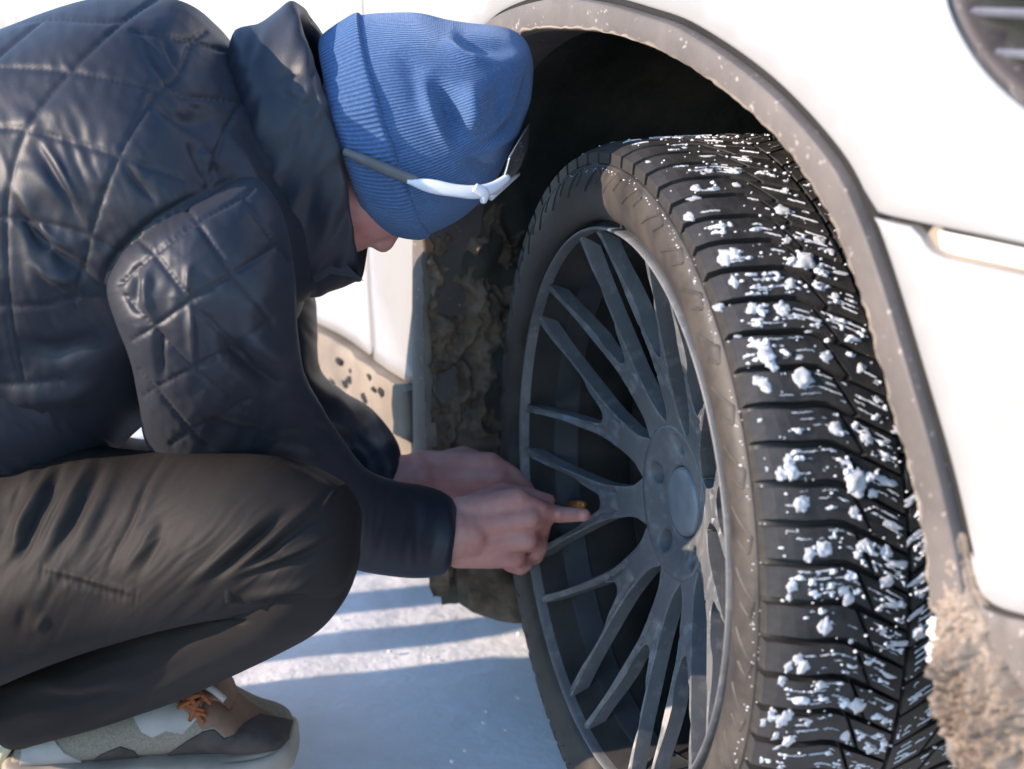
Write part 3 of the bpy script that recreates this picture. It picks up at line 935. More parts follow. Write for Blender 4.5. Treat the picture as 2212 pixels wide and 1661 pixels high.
# ------------------------------------------------------------------ steered front wheel.  wheel frame: x forward, y inboard, z up
wheel = empty('front_wheel', (0, 0, float(HUB[2])), -(YAW_WHEEL - YAW_CAR), car)
R_T, T_OFF, HALF = 0.340, -0.113, 0.113
NP = 72
PITCH_L = 2 * math.pi * R_T / NP
def crown(u):
    u = np.abs(np.asarray(u, float))
    return R_T - 0.28 * u ** 2 - 9 * np.maximum(0, u - 0.082) ** 2
def lathe(prof, n=180, a0=0.0, a1=2 * math.pi):
    prof = np.asarray(prof, float)
    full = abs(a1 - a0 - 2 * math.pi) < 1e-6
    A = np.linspace(a0, a1, n, endpoint=not full)
    V = np.stack([np.outer(np.cos(A), prof[:, 0]), np.outer(np.ones(n), -prof[:, 1]), np.outer(np.sin(A), prof[:, 0])], -1)
    m = len(prof)
    i = np.arange(n * m).reshape(n, m)
    j = np.roll(i, -1, 0) if full else i[1:]
    k = i if full else i[:-1]
    F = np.stack([k[:, :-1].ravel(), k[:, 1:].ravel(), j[:, 1:].ravel(), j[:, :-1].ravel()], 1)
    return V.reshape(-1, 3), F
def side_prof():
    L = [(.2655, -.016), (.2662, -.008), (.269, -.003), (.275, .002), (.285, .0055), (.295, .0072), (.302, .0070), (.308, .0055), (.313, 0.0030), (.317, -.0005), (.3205, -.005)]
    return L
tp = side_prof()
inner = [(r, 2 * T_OFF - o) for r, o in tp[::-1]]
mid = [(float(crown(u)) - 0.0085, T_OFF + u) for u in np.linspace(0.106, -0.106, 27)]
V, F = lathe(catmull(np.array(tp), 40), 220)
tyre = link('tyre', mesh('tyre', V, F), wheel, SIDEWALL)
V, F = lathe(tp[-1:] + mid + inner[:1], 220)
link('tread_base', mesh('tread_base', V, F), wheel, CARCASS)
V, F = lathe(inner, 120)
link('inner_sidewall', mesh('inner_sidewall', V, F), wheel, SIDEWALL)
# moulded zigzag relief on the sidewall
def build_relief():
    prof_r = np.array([p[0] for p in tp]); prof_o = np.array([p[1] for p in tp])
    def ps(r, a, h):
        o = np.interp(r, prof_r, prof_o) + h
        return np.array([r * math.cos(a), -o, r * math.sin(a)])
    L = []
    for k in range(40):
        a = 2 * math.pi * k / 40
        path = [(.294, a), (.3135, a - .075), (.3105, a - .115), (.300, a - .085)]
        for (r0, a0), (r1, a1) in zip(path[:-1], path[1:]):
            nseg = 8
            V = []
            for t in np.linspace(0, 1, nseg):
                r = r0 + (r1 - r0) * t; aa = a0 + (a1 - a0) * t
                dr, da = (r1 - r0), (a1 - a0) * 0.31
                l = math.hypot(dr, da); nx, ny = -da / l, dr / l
                wd = 0.0014
                for q, h in ((-1, 0.0), (-.5, .0013), (.5, .0013), (1, 0.0)):
                    V.append(ps(r + nx * wd * q, aa + ny * wd * q / 0.31, h))
            F = [(a_ * 4 + b_, a_ * 4 + b_ + 1, a_ * 4 + b_ + 5, a_ * 4 + b_ + 4) for a_ in range(nseg - 1) for b_ in range(3)]
            L.append((np.array(V), F))
    join_parts('sidewall_relief', L, SIDEWALL, wheel)
    # thin moulded line on the shoulder and the bead rib
    V, F = lathe([(.3150, .0018), (.3164, .0022), (.3172, .0006), (.3176, -.0012)], 200)
    link('shoulder_rib', mesh('shoulder_rib', V, F), wheel, SIDEWALL)
build_relief()

def v_groove(u):
    u = np.abs(np.asarray(u, float))
    t = np.clip((0.058 - u) / 0.055, 0, 1)
    return -0.030 * t ** 1.15 + 0.004 * smooth(0.075, 0.11, u)
def tread_pt(u, v, dr=0.0):
    a = v / R_T
    r = crown(u) + dr
    return np.stack([r * np.cos(a), -(T_OFF + u), r * np.sin(a)], -1)
def block_mesh(name, kind, side):
    nu, nv = (9, 4) if kind == 'outer' else (5, 4)
    g = 0.0062
    top = np.zeros((nu, nv, 2))
    for i in range(nu):
        for j in range(nv):
            a, b = i / (nu - 1), j / (nv - 1)
            cut = 0.030 + 0.014 * b
            if kind == 'outer': u = (cut + 0.0022) * (1 - a) + 0.1125 * a
            else: u = 0.0022 * (1 - a) + (cut - 0.0022) * a
            gg = g * (0.55 + 0.45 * smooth(0.0, 0.05, u))
            v = v_groove(u) + gg / 2 + (PITCH_L - gg) * b
            top[i, j] = (u, v)
    U = top[..., 0]; Vv = top[..., 1]
    P = tread_pt(U, Vv)
    # chamfer: pull the rim of the block in and down
    edge = np.zeros((nu, nv), bool); edge[0] = edge[-1] = True; edge[:, 0] = edge[:, -1] = True
    verts = [tuple(p) for p in P.reshape(-1, 3)]
    idx = np.arange(nu * nv).reshape(nu, nv)
    F = [(idx[i, j], idx[i, j + 1], idx[i + 1, j + 1], idx[i + 1, j]) for i in range(nu - 1) for j in range(nv - 1)]
    ring = list(idx[:, 0]) + list(idx[-1, 1:]) + list(idx[-2::-1, -1]) + list(idx[0, -2:0:-1])
    lows = {}
    cu, cv = U.mean(), Vv.mean()
    for q in ring:
        i, j = divmod(q, nv)
        u, v = U[i, j], Vv[i, j]
        lows[q] = len(verts)
        verts.append(tuple(tread_pt(np.array(u + (u - cu) * 0.01), np.array(v + np.sign(j - 1.5) * 0.0006), -0.0095)))
    for a_, b_ in zip(ring, ring[1:] + ring[:1]):
        F.append((b_, a_, lows[a_], lows[b_]))
    V = np.array(verts)
    if side < 0:
        V[:, 1] = 2 * (-T_OFF) - V[:, 1]
    else:
        F = [f[::-1] for f in F]
    me = mesh(name, V, F, False)
    me.materials.append(TREAD)
    return me
for kind in ('outer', 'inner'):
    for side in (1, -1):
        me = block_mesh('tread_block', kind, side)
        for k in range(NP):
            o = link('tread_block', me, wheel)
            a = 2 * math.pi * (k + (0.5 if side < 0 else 0.0)) / NP
            o.rotation_euler = (0, -a, 0)

# snow packed into the sipes: short broken white lines
def build_sipe_snow():
    Vs, Fs = [], []
    def strip(us, vs, half, side, off):
        b = len(Vs)
        for u, v, h in zip(us, vs, half):
            for dv, dr in ((-h, 0.0001), (0, 0.0011), (h, 0.0001)):
                p = tread_pt(np.array(u), np.array(v + dv + off), dr)
                if side < 0: p = np.array([p[0], 2 * (-T_OFF) - p[1], p[2]])
                Vs.append(p)
        n = len(us)
        for i in range(n - 1):
            for j in range(2):
                f = (b + i * 3 + j, b + i * 3 + j + 1, b + i * 3 + j + 4, b + i * 3 + j + 3)
                Fs.append(f if side < 0 else f[::-1])
    for k in range(-14, 30):
        for side in (1, -1):
            off = (k + (0.5 if side < 0 else 0)) * PITCH_L
            for q in range(4):
                v0 = 0.0062 + (PITCH_L - 0.0105) * (q + 0.35) / 3.6
                u = 0.006 + RNG.uniform(0, .004)
                while u < 0.094:
                    L = RNG.uniform(0.003, 0.020)
                    dens = (0.72 if u < 0.085 else 0.35) * (1.0 if k < 9 else 0.42)
                    if RNG.random() < dens * (0.9 if u < .05 else 0.7):
                        n = max(3, int(L / 0.0016))
                        us = np.linspace(u, min(u + L, 0.098), n)
                        cutu = 0.030 + 0.014 * (v0 / PITCH_L)
                        us = us[np.abs(us - cutu) > 0.003]
                        if len(us) > 2 and np.max(np.diff(us)) < 0.004:
                            vs = v0 + v_groove(us) + 0.0007 * np.where(np.arange(len(us)) % 2, 1, -1) * 0.45 + RNG.normal(0, .00018, len(us))
                            hf = (0.00028 + 0.00030 * RNG.random()) * (0.45 + 1.1 * RNG.random(len(us)))
                            hf[0] = hf[-1] = 0.0001
                            strip(us, vs, hf, side, off)
                    u += L + RNG.uniform(0.0015, 0.006)
    o = link('sipe_snow', mesh('sipe_snow', np.array(Vs), Fs), wheel, SNOW)
    o['kind'] = 'stuff'
build_sipe_snow()

# snow smeared and packed flat over the blocks
def build_packed():
    du, dv = 0.0009, 0.0009
    us = np.arange(-0.104, 0.108, du); vs = np.arange(-0.95 * R_T, 1.9 * R_T, dv)
    U, Vv = np.meshgrid(us, vs, indexing='ij')
    u, v = U.ravel(), Vv.ravel()
    ua = np.abs(u)
    ph = np.mod(v - v_groove(ua) - np.where(u < 0, PITCH_L / 2, 0), PITCH_L) / PITCH_L
    cut = 0.030 + 0.014 * ph
    on = (ph > 0.15) & (ph < 0.85) & (np.abs(ua - cut) > 0.0034) & (ua > 0.004)
    P = np.stack([u * 110, v * 190, v * 0 + 1.5], 1)
    n = fbm(P, 4)
    big = fbm(np.stack([u * 26, v * 22, v * 0 + 4.5], 1), 3)
    q = (ph * 4.0) % 1.0
    sipe = np.exp(-((q - 0.5) / 0.13) ** 2)
    f = n + 0.75 * big + 0.46 * sipe - 0.74 - 0.25 * smooth(0.085, 0.105, ua) - 0.25 * smooth(0.9, 1.3, v / R_T)
    f = np.where(on, f, -1)
    f = f.reshape(U.shape)
    h = np.clip(0.00015 + 0.0035 * np.maximum(f, 0), 0, 0.0022)
    top = tread_pt(U, Vv, h * (f > 0) + 0.00008 - 0.0004 * (f <= 0))
    cell = (f[:-1, :-1] > 0).astype(int) + (f[1:, :-1] > 0) + (f[:-1, 1:] > 0) + (f[1:, 1:] > 0) >= 2
    i = np.arange(U.size).reshape(U.shape)
    F = np.stack([i[:-1, :-1], i[:-1, 1:], i[1:, 1:], i[1:, :-1]], -1)[cell]
    ids, inv = np.unique(F, return_inverse=True)
    o = link('packed_snow', mesh('packed_snow', top.reshape(-1, 3)[ids], inv.reshape(F.shape)), wheel, SNOW)
    o['kind'] = 'stuff'
build_packed()

# clumps of snow on the tread
def to_wheel(P):
    q = P - HUB
    return np.array([q @ FW, -(q @ NW), q[2]])
def ray_wheel(px, py):
    d = ray(px, py)
    o_ = to_wheel(CAM); e = np.array([d @ FW, -(d @ NW), d[2]])
    t = np.arange(0.9, 1.9, 0.0008)
    P = o_ + e * t[:, None]
    u = -P[:, 1] - T_OFF; rr = np.hypot(P[:, 0], P[:, 2])
    hit = (np.abs(u) < 0.113) & (rr <= crown(u)); miss = (np.abs(u) >= 0.113) & (np.abs(u) < 0.125) & (rr < 0.325)
    if not hit.any(): return None
    k = int(np.argmax(hit))
    if miss.any() and int(np.argmax(miss)) < k: return None
    return P[k], float(u[k])
CL = [lump(seed=s + 40, sub=3, rough=0.62, squash=0.42) for s in range(9)]
CLM = []
for V_, F_ in CL:
    me = mesh('snow_clump', V_, F_); me.materials.append(SNOW); CLM.append(me)
def clump(px, py, r, ex=1.0, tilt=0.0):
    h = ray_wheel(px, py)
    if h is None: return
    p, u = h
    a = math.atan2(p[2], p[0])
    o = link('snow_clump', CLM[int(RNG.integers(len(CLM)))], wheel)
    # local z = radial, x = axle, y = around
    rad = Vector((math.cos(a), 0, math.sin(a))); ax = Vector((0, -1, 0)); ar = rad.cross(ax)
    M = Matrix((ax, ar, rad)).transposed().to_4x4()
    M = M @ Matrix.Rotation(tilt + (RNG.uniform(0, 6.28) if ex == 1.0 else 0), 4, 'Z')
    M = M @ Matrix.Diagonal((r * ex, r / max(1, ex) ** 0.4, r * (0.55 if ex == 1 else 0.4), 1))
    o.matrix_basis = Matrix.Translation(Vector(p) + rad * r * 0.1) @ M
for px, py, r in [(1568, 558, 13), (1590, 548, 10), (1738, 566, 15), (1490, 470, 10), (1505, 408, 9), (1532, 370, 7), (1592, 400, 7), (1690, 455, 11), (1770, 520, 8), (1795, 545, 6), (1588, 610, 9), (1690, 668, 11), (1626, 668, 9), (1555, 665, 8), (1708, 612, 8), (1640, 745, 8), (1655, 770, 13), (1668, 790, 8), (1640, 825, 9), (1655, 832, 10), (1733, 818, 14), (1785, 770, 8), (1860, 795, 7), (1805, 640, 6), (1700, 520, 6),
                   (1805, 925, 9), (1870, 945, 9), (1848, 1040, 15), (1855, 1060, 10), (1705, 1000, 9), (1690, 1022, 9), (1712, 1022, 9), (1730, 1090, 10), (1740, 1080, 6), (1780, 1184, 11), (1748, 1198, 8), (1868, 1178, 10), (1855, 1185, 6), (1912, 1190, 8), (1845, 1105, 7), (1712, 1268, 8), (1822, 1275, 7), (1832, 1292, 9), (1915, 1256, 9), (1782, 1352, 11), (1705, 1290, 5), (1735, 1440, 9), (1725, 1425, 8), (1705, 1440, 7), (1690, 1558, 9), (1700, 1545, 9), (1668, 1545, 8), (1850, 1525, 12), (1990, 1285, 5), (2010, 1540, 6), (1690, 1470, 7), (1770, 1480, 7), (1825, 1590, 8), (1705, 1600, 9), (1745, 1560, 6), (1880, 1620, 7), (1650, 1560, 6),
                   (1428, 425, 5), (1545, 268 + 30, 5), (1620, 310, 4), (1480, 320, 5), (1610, 340, 5), (1400, 350, 5), (1440, 470, 8), (1402, 462, 9), (1660, 330, 3)]:
    clump(px, py, r * 0.00052)
for px, py, r, ex, tl in [(1915, 1040, 8, 2.1, -.35), (1928, 1135, 7, 2.0, -.4), (1935, 1218, 8, 2.1, -.15), (1936, 1305, 7, 2.2, -.15), (1938, 1390, 7, 2.3, -.1), (1920, 1460, 5, 2.2, -.5), (1970, 1078, 8, 2.0, .5), (1975, 1160, 7, 2.6, .6), (1985, 1250, 7, 2.6, .55), (1978, 1325, 6, 2.6, .6), (1985, 1375, 6, 2.2, .2),
                          (1530, 298 + 40, 6, 2.0, 0.0), (1590, 365, 5, 2.2, 0.0), (1500, 430, 7, 1.8, 0.1), (1815, 590, 5, 2.4, -.3), (1640, 700, 5, 2.2, 0), (1760, 690, 4, 2.4, -.4)]:
    clump(px, py, r * 0.0005, ex, tl)
for q in range(40):
    px_, py_ = RNG.uniform(1440, 2010), RNG.uniform(300, 1661)
    clump(px_, py_, float(np.exp(RNG.normal(1.15, .4))) * 0.0006, *( (float(RNG.uniform(1.3, 2.4)), float(RNG.normal(0, .25))) if RNG.random() < .5 else (1.0, 0.0)))
# fine crumbs of snow and ice
def build_ice():
    L = []
    for q in range(520):
        a = RNG.uniform(-0.9, 2.0); u = RNG.uniform(-0.10, 0.112)
        r = float(np.exp(RNG.normal(-6.9, 0.4)))
        V, F = lump(seed=q % 11, sub=1, rough=0.4)
        p = tread_pt(np.array(min(u, 0.104)), np.array(a * R_T), 0.0002 if u < .1 else -.004)
        L.append((V * r + p, F))
    for q in range(420):
        a = RNG.uniform(-0.6, 1.9)
        r = float(np.exp(RNG.normal(-7.25, 0.3)))
        V, F = lump(seed=q % 11, sub=1, rough=0.4)
        rr = RNG.uniform(.311, .3225); oo = np.interp(rr, [.308, .313, .317, .3205, .323], [.0055, .003, -.0005, -.005, -.007])
        L.append((V * r + np.array([rr * math.cos(a), -oo, rr * math.sin(a)]), F))
    join_parts('ice_crumbs', L, SNOW, wheel, 'stuff')
build_ice()

# ------------------------------------------------------------------ alloy rim
rimp = [(.2612, -.020), (.2618, -.006), (.2613, -.0005), (.2600, .0004), (.2585, -.0008), (.2578, -.004), (.2572, -.010)]
V, F = lathe([(.2572, -.010), (.2530, -.018), (.2440, -.034)], 200)
link('rim_recess', mesh('rim_recess', V, F), wheel, DARK_METAL)
V, F = lathe([(.2440, -.034), (.2425, -.036), (.2415, -.058), (.2400, -.060)], 200)
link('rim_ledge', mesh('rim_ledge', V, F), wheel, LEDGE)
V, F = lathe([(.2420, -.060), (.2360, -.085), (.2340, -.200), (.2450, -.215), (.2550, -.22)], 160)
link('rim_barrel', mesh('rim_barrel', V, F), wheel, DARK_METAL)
V, F = lathe(rimp, 200)
rim = link('rim', mesh('rim', V, F), wheel, ALLOY)
V, F = lathe([(.2608, -.0115), (.2670, -.0115)], 160)
link('bead_gap', mesh('bead_gap', V, F), wheel, BLACK_GAP)
def off_r(r):
    return np.interp(r, [0, .036, .050, .078, .105, .145, .20, .2475, .2590], [-.078, -.078, -.075, -.066, -.0575, -.0455, -.0262, -.0095, -.0050])
def build_spokes():
    # right half of a Y spoke pointing up: (lateral, radial)
    out_e = [(.0205, .0690), (.0218, .0705), (.0228, .0725), (.0198, .0795), (.0165, .087), (.0152, .097), (.0157, .112), (.0192, .140), (.0300, .175), (.0440, .215), (.0580, .2455), (.0608, .2512)]
    tip = [(.0522, .2532), (.0402, .222), (.0268, .188), (.0105, .152), (.0065, .1455), (.0, .1432)]
    R = np.concatenate([catmull(np.array(out_e), 40), catmull(np.array(tip), 30)])
    Lh = (R * np.array([-1, 1]))[::-1]
    poly = np.concatenate([R, Lh[1:]])
    d = np.r_[True, np.linalg.norm(np.diff(poly, axis=0), axis=1) > 0.0006]
    poly = poly[d]
    cl = np.array([(.0100, .118), (.0125, .145), (.0262, .182), (.0422, .220), (.0540, .2470)])
    def sf(s, z): return off_r(np.hypot(s, z))
    def dp(V2):
        q = np.stack([np.abs(V2[:, 0]), V2[:, 1]], 1)
        m = poly_dist(q, cl, False)
        return -0.0030 * smooth(0.0030, 0.0016, m)
    me = panel_mesh('spoke', poly, grid=0.0032, depth=0.015, surf=sf, disp=dp, edge=0.0016)
    me.materials.append(ALLOY)
    for k in range(10):
        o = link('spoke', me, wheel)
        ang = math.radians(124 + 36 * k)
        o.rotation_euler = (0, -(ang - math.pi / 2), 0)
    # hub with five lug holes
    n = 100
    lug = [(math.radians(166 + 72 * k)) for k in range(5)]
    pts, edges = [], []
    def ring(cx, cy, r, m):
        b = len(pts)
        for k in range(m): pts.append((cx + r * math.cos(2 * math.pi * k / m), cy + r * math.sin(2 * math.pi * k / m)))
        edges.extend((b + k, b + (k + 1) % m) for k in range(m))
    ring(0, 0, .0735, n); ring(0, 0, .034, 48)
    for a in lug: ring(.0560 * math.cos(a), .0560 * math.sin(a), .0105, 24)
    for a in lug:
        for k in range(24): pts.append((.0560 * math.cos(a) + .0125 * math.cos(k * math.pi / 12), .0560 * math.sin(a) + .0125 * math.sin(k * math.pi / 12)))
    for r in np.arange(.038, .073, .005):
        for k in range(48):
            p = (r * math.cos(k * math.pi / 24 + r * 9), r * math.sin(k * math.pi / 24 + r * 9))
            if min(math.hypot(p[0] - .0560 * math.cos(a), p[1] - .0560 * math.sin(a)) for a in lug) > .0145: pts.append(p)
    res = geometry.delaunay_2d_cdt([Vector(p) for p in pts], edges, [], 0, 1e-7)
    V2 = np.array([v[:] for v in res[0]]); F = np.array([f for f in res[2] if len(f) == 3])
    c = V2[F].mean(1)
    good = (np.hypot(*c.T) > .034) & (np.hypot(*c.T) < .0735)
    for a in lug: good &= np.hypot(c[:, 0] - .0560 * math.cos(a), c[:, 1] - .0560 * math.sin(a)) > .0104
    F = F[good]
    rr = np.hypot(*V2.T)
    w = off_r(rr) + 0.0008
    for a in lug:
        dd = np.hypot(V2[:, 0] - .0560 * math.cos(a), V2[:, 1] - .0560 * math.sin(a))
        w = w - 0.003 * smooth(.0128, .0104, dd)
    w = w - 0.002 * smooth(.036, .034, rr)
    V = np.stack([V2[:, 0], -w, V2[:, 1]], 1)
    Vl = list(V); Fl = [tuple(f) for f in F]
    e1 = V[F[:, 1]] - V[F[:, 0]]; e2 = V[F[:, 2]] - V[F[:, 0]]
    Fl = [tuple(f[::-1]) if fl else tuple(f) for f, fl in zip(F, np.cross(e1, e2)[:, 1] > 0)]
    from collections import Counter
    ed = Counter(tuple(sorted((f[i], f[(i + 1) % 3]))) for f in Fl for i in range(3))
    mp = {}
    for f in list(Fl):
        for i in range(3):
            a_, b_ = f[i], f[(i + 1) % 3]
            if ed[tuple(sorted((a_, b_)))] == 1:
                for q in (a_, b_):
                    if q not in mp: mp[q] = len(Vl); Vl.append(V[q] + np.array([0, .03, 0]))
                Fl.append((b_, a_, mp[a_], mp[b_]))
    link('hub', mesh('hub', np.array(Vl), Fl), wheel, ALLOY)
    # lug bolts deep in their holes
    V, F = lathe([(0, -.092), (.006, -.092), (.0075, -.0935), (.0075, -.11)], 6)
    lm = mesh('lug_bolt', V, F, False); lm.materials.append(DARK_METAL)
    for a in lug:
        o = link('lug_bolt', lm, wheel); o.location = (.0560 * math.cos(a), 0, .0560 * math.sin(a))
    V, F = lathe([(0.0001, -.0735), (.020, -.0738), (.029, -.0748), (.0322, -.0765), (.0331, -.079), (.0331, -.09)], 60)
    link('centre_cap', mesh('centre_cap', V, F), wheel, CAPM)
build_spokes()
V, F = lathe([(.05, -.125), (.165, -.125), (.168, -.127), (.168, -.149), (.165, -.151), (.05, -.151)], 120)
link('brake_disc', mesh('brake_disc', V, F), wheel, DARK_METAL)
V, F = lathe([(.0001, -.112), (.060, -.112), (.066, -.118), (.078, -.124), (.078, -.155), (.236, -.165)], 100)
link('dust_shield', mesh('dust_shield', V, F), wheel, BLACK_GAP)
# brake caliper behind the spokes
def build_caliper():
    A = np.linspace(math.radians(150), math.radians(215), 24)
    prof = [(.110, -.098), (.170, -.092), (.192, -.100), (.195, -.14), (.192, -.17), (.115, -.17)]
    V, F = lathe(prof, 24, A[0], A[-1])
    m = len(prof)
    Fl = [tuple(f) for f in F] + [tuple(range(m)), tuple(range(23 * m + m - 1, 23 * m - 1, -1))]
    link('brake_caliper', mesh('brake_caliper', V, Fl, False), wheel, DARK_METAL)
build_caliper()
def tube(path, radii, n=14, caps=True):
    path = np.asarray(path, float)
    T = np.gradient(path, axis=0); T /= np.linalg.norm(T, axis=1)[:, None]
    ref = np.array([0, 0, 1.0]) if abs(T[0, 2]) < 0.9 else np.array([1.0, 0, 0])
    V = []
    for p, t, r in zip(path, T, radii):
        a = np.cross(t, ref); a /= np.linalg.norm(a); b = np.cross(t, a)
        V += [p + r * (math.cos(2 * math.pi * k / n) * a + math.sin(2 * math.pi * k / n) * b) for k in range(n)]
    F = [(i * n + k, (i + 1) * n + k, (i + 1) * n + (k + 1) % n, i * n + (k + 1) % n) for i in range(len(path) - 1) for k in range(n)]
    if caps: F += [tuple(range(n)), tuple(range(len(path) * n - 1, len(path) * n - n - 1, -1))]
    return np.array(V), F
# tyre valve with a brass cap, where the fingers reach in
va, vb = to_wheel(wheel_at(1185, 1092, -.055)), to_wheel(wheel_at(1262, 1090, -.045))
V, F = tube(np.linspace(va, vb, 8), [.0035, .0035, .0035, .0045, .0048, .0048, .0048, .003])
link('tyre_valve', mesh('tyre_valve', V, F), wheel, BRASS)
# ------------------------------------------------------------------ the crouching person
def interp_rows(rows, n):
    return catmull_nd(np.array(rows, float), n)
def catmull_nd(P, n):
    d = np.r_[0, np.cumsum(np.linalg.norm(np.diff(P[:, :4], axis=0), axis=1) ** 0.6 + 1e-9)]; d /= d[-1]
    T = np.zeros_like(P)
    T[1:-1] = (P[2:] - P[:-2]) / (d[2:] - d[:-2])[:, None]
    T[0] = (P[1] - P[0]) / (d[1] - d[0]); T[-1] = (P[-1] - P[-2]) / (d[-1] - d[-2])
    u = np.linspace(0, 1, n)
    i = np.clip(np.searchsorted(d, u, 'right') - 1, 0, len(P) - 2)
    h = (d[i + 1] - d[i])[:, None]; t = ((u - d[i]) / h[:, 0])[:, None]
    return ((2 * t ** 3 - 3 * t ** 2 + 1) * P[i] + (t ** 3 - 2 * t ** 2 + t) * h * T[i] + (-2 * t ** 3 + 3 * t ** 2) * P[i + 1] + (t ** 3 - t ** 2) * h * T[i + 1])
class Loft:
    """a tube of cloth through rings; each row: top x, top y, bottom x, bottom y, depth, half depth (survey pixels and metres)"""
    def __init__(self, rows, ns, nt, cap0=True, cap1=True, power=1.0):
        R = interp_rows(rows, ns)
        th = np.linspace(0, 2 * np.pi, nt, endpoint=False)
        c = np.sign(np.cos(th)) * np.abs(np.cos(th)) ** power; s = np.sign(np.sin(th)) * np.abs(np.sin(th)) ** power
        V = np.zeros((ns, nt, 3))
        for k in range(ns):
            a, b = at(R[k, 0], R[k, 1], R[k, 4]), at(R[k, 2], R[k, 3], R[k, 4])
            m, e = (a + b) / 2, (a - b) / 2
            V[k] = m + np.outer(c, e) + np.outer(s, np.array([0, -R[k, 5], 0]))
        self.ns, self.nt = ns, nt
        self.V = V.reshape(-1, 3)
        i = np.arange(ns * nt).reshape(ns, nt); j = np.roll(i, -1, 1)
        self.F = np.stack([i[:-1].ravel(), i[1:].ravel(), j[1:].ravel(), j[:-1].ravel()], 1)
        self.uv = np.stack([np.tile(np.arange(nt) / nt, ns), np.repeat(np.arange(ns) / (ns - 1), nt)], 1)
        self.caps = []
        if cap0: self.caps.append(0)
        if cap1: self.caps.append(ns - 1)
        self.fix()
    def fix(self):
        N = self.normals()
        G = self.V.reshape(self.ns, self.nt, 3); cen = G.mean(1, keepdims=True)
        if np.sum((G - cen) * N.reshape(G.shape)) < 0: self.F = self.F[:, ::-1]
    def normals(self):
        V, F = self.V, self.F
        n = np.cross(V[F[:, 2]] - V[F[:, 0]], V[F[:, 3]] - V[F[:, 1]])
        N = np.zeros_like(V)
        for k in range(4): np.add.at(N, F[:, k], n)
        return N / (np.linalg.norm(N, axis=1)[:, None] + 1e-12)
    def survey(self):
        return survey(self.V)
    def push(self, d):
        self.V = self.V + self.normals() * d[:, None]
    def relax(self, it=1, lam=0.5):
        G = self.V.reshape(self.ns, self.nt, 3)
        for _ in range(it):
            A = (np.roll(G, 1, 1) + np.roll(G, -1, 1)) / 2
            B = A.copy(); B[1:-1] = (A[1:-1] + (G[2:] + G[:-2]) / 2) / 2
            G = G * (1 - lam) + B * lam
        self.V = G.reshape(-1, 3)
    def build(self, name, mat, parent=None):
        V, F, uv = self.V, [tuple(f) for f in self.F], self.uv
        if self.caps:
            V = list(V); uv = list(uv)
            for r in self.caps:
                ring = [r * self.nt + k for k in range(self.nt)]
                c = np.mean([V[q] for q in ring], 0); ci = len(V); V.append(c); uv.append((0.5, r / (self.ns - 1)))
                f0 = tuple(self.F[0])
                fwd = (f0[0] < f0[1])
                for k in range(self.nt):
                    a, b = ring[k], ring[(k + 1) % self.nt]
                    F.append((a, b, ci))
            V = np.array(V); uv = np.array(uv)
        me = mesh(name, V, F, True, uv)
        bm = bmesh.new(); bm.from_mesh(me); bmesh.ops.recalc_face_normals(bm, faces=bm.faces[:]); bm.to_mesh(me); bm.free()
        o = link(name, me, None, mat)
        if parent is not None: keep(o, parent)
        return o
def near_side(L):
    """1 where cloth faces the camera side (towards -y), fading to 0 past the outline"""
    N = L.normals()
    d = L.V - CAM; d /= np.linalg.norm(d, axis=1)[:, None]
    return smooth(-0.15, 0.25, -(N * d).sum(1))
def along_dist(Q, poly):
    best = np.full(len(Q), 1e9); tt = np.zeros(len(Q)); sd = np.zeros(len(Q))
    poly = np.array(poly, float)
    lens = np.r_[0, np.cumsum(np.linalg.norm(np.diff(poly, axis=0), axis=1))]
    for i in range(len(poly) - 1):
        d, t = seg_dist(Q, poly[i], poly[i + 1])
        e = poly[i + 1] - poly[i]
        s = e[0] * (Q[:, 1] - poly[i, 1]) - e[1] * (Q[:, 0] - poly[i, 0])
        m = d < best
        best[m] = d[m]; tt[m] = (lens[i] + t[m] * (lens[i + 1] - lens[i])); sd[m] = np.sign(s[m])
    return best, tt, lens[-1], sd
def folds(L, items):
    """items: (polyline, half width px, height m); ridges positive, creases negative"""
    Q = L.survey(); nf = near_side(L); tot = np.zeros(len(Q))
    for poly, w, h in items:
        P = np.array(poly, float)
        lo, hi = P.min(0) - 4 * w, P.max(0) + 4 * w
        m = np.all((Q > lo) & (Q < hi), 1) & (nf > 0)
        if not m.any(): continue
        pc = catmull(P, max(8, len(P) * 6)) if len(P) > 2 else P
        d, t, ln, sd = along_dist(Q[m], pc)
        tp = smooth(-.02, 0.4, t / ln) * smooth(1.02, 0.6, t / ln)
        tot[m] += h * np.exp(-(d / w) ** 2) * tp
    L.push(tot * nf)
def quilt(L, lines, depth=0.0026, w=5.0, puff=0.0018, pw=60.0, stitch=13.0, pucker=0.0013):
    Q = L.survey(); nf = near_side(L)
    best = np.full(len(Q), 1e9); tt = np.zeros(len(Q))
    for poly in lines:
        P = np.array(poly, float)
        pc = catmull(P, max(8, len(P) * 5)) if len(P) > 2 else P
        d, t, ln, sd = along_dist(Q, pc)
        m = d < best
        best[m] = d[m]; tt[m] = t[m]
    st = 0.78 + 0.22 * np.cos(tt / stitch * 2 * np.pi)
    h = -depth * np.exp(-(best / w) ** 2) * st
    h += puff * (1 - np.exp(-best / pw)) - puff * 0.5
    pk = np.clip(perlin(np.stack([tt / 26.0, best / 130.0, best * 0 + 3], 1)), -1, 1)
    h += pucker * pk * np.exp(-best / 45.0) * (1 - np.exp(-best / 5.0))
    L.push(h * nf)
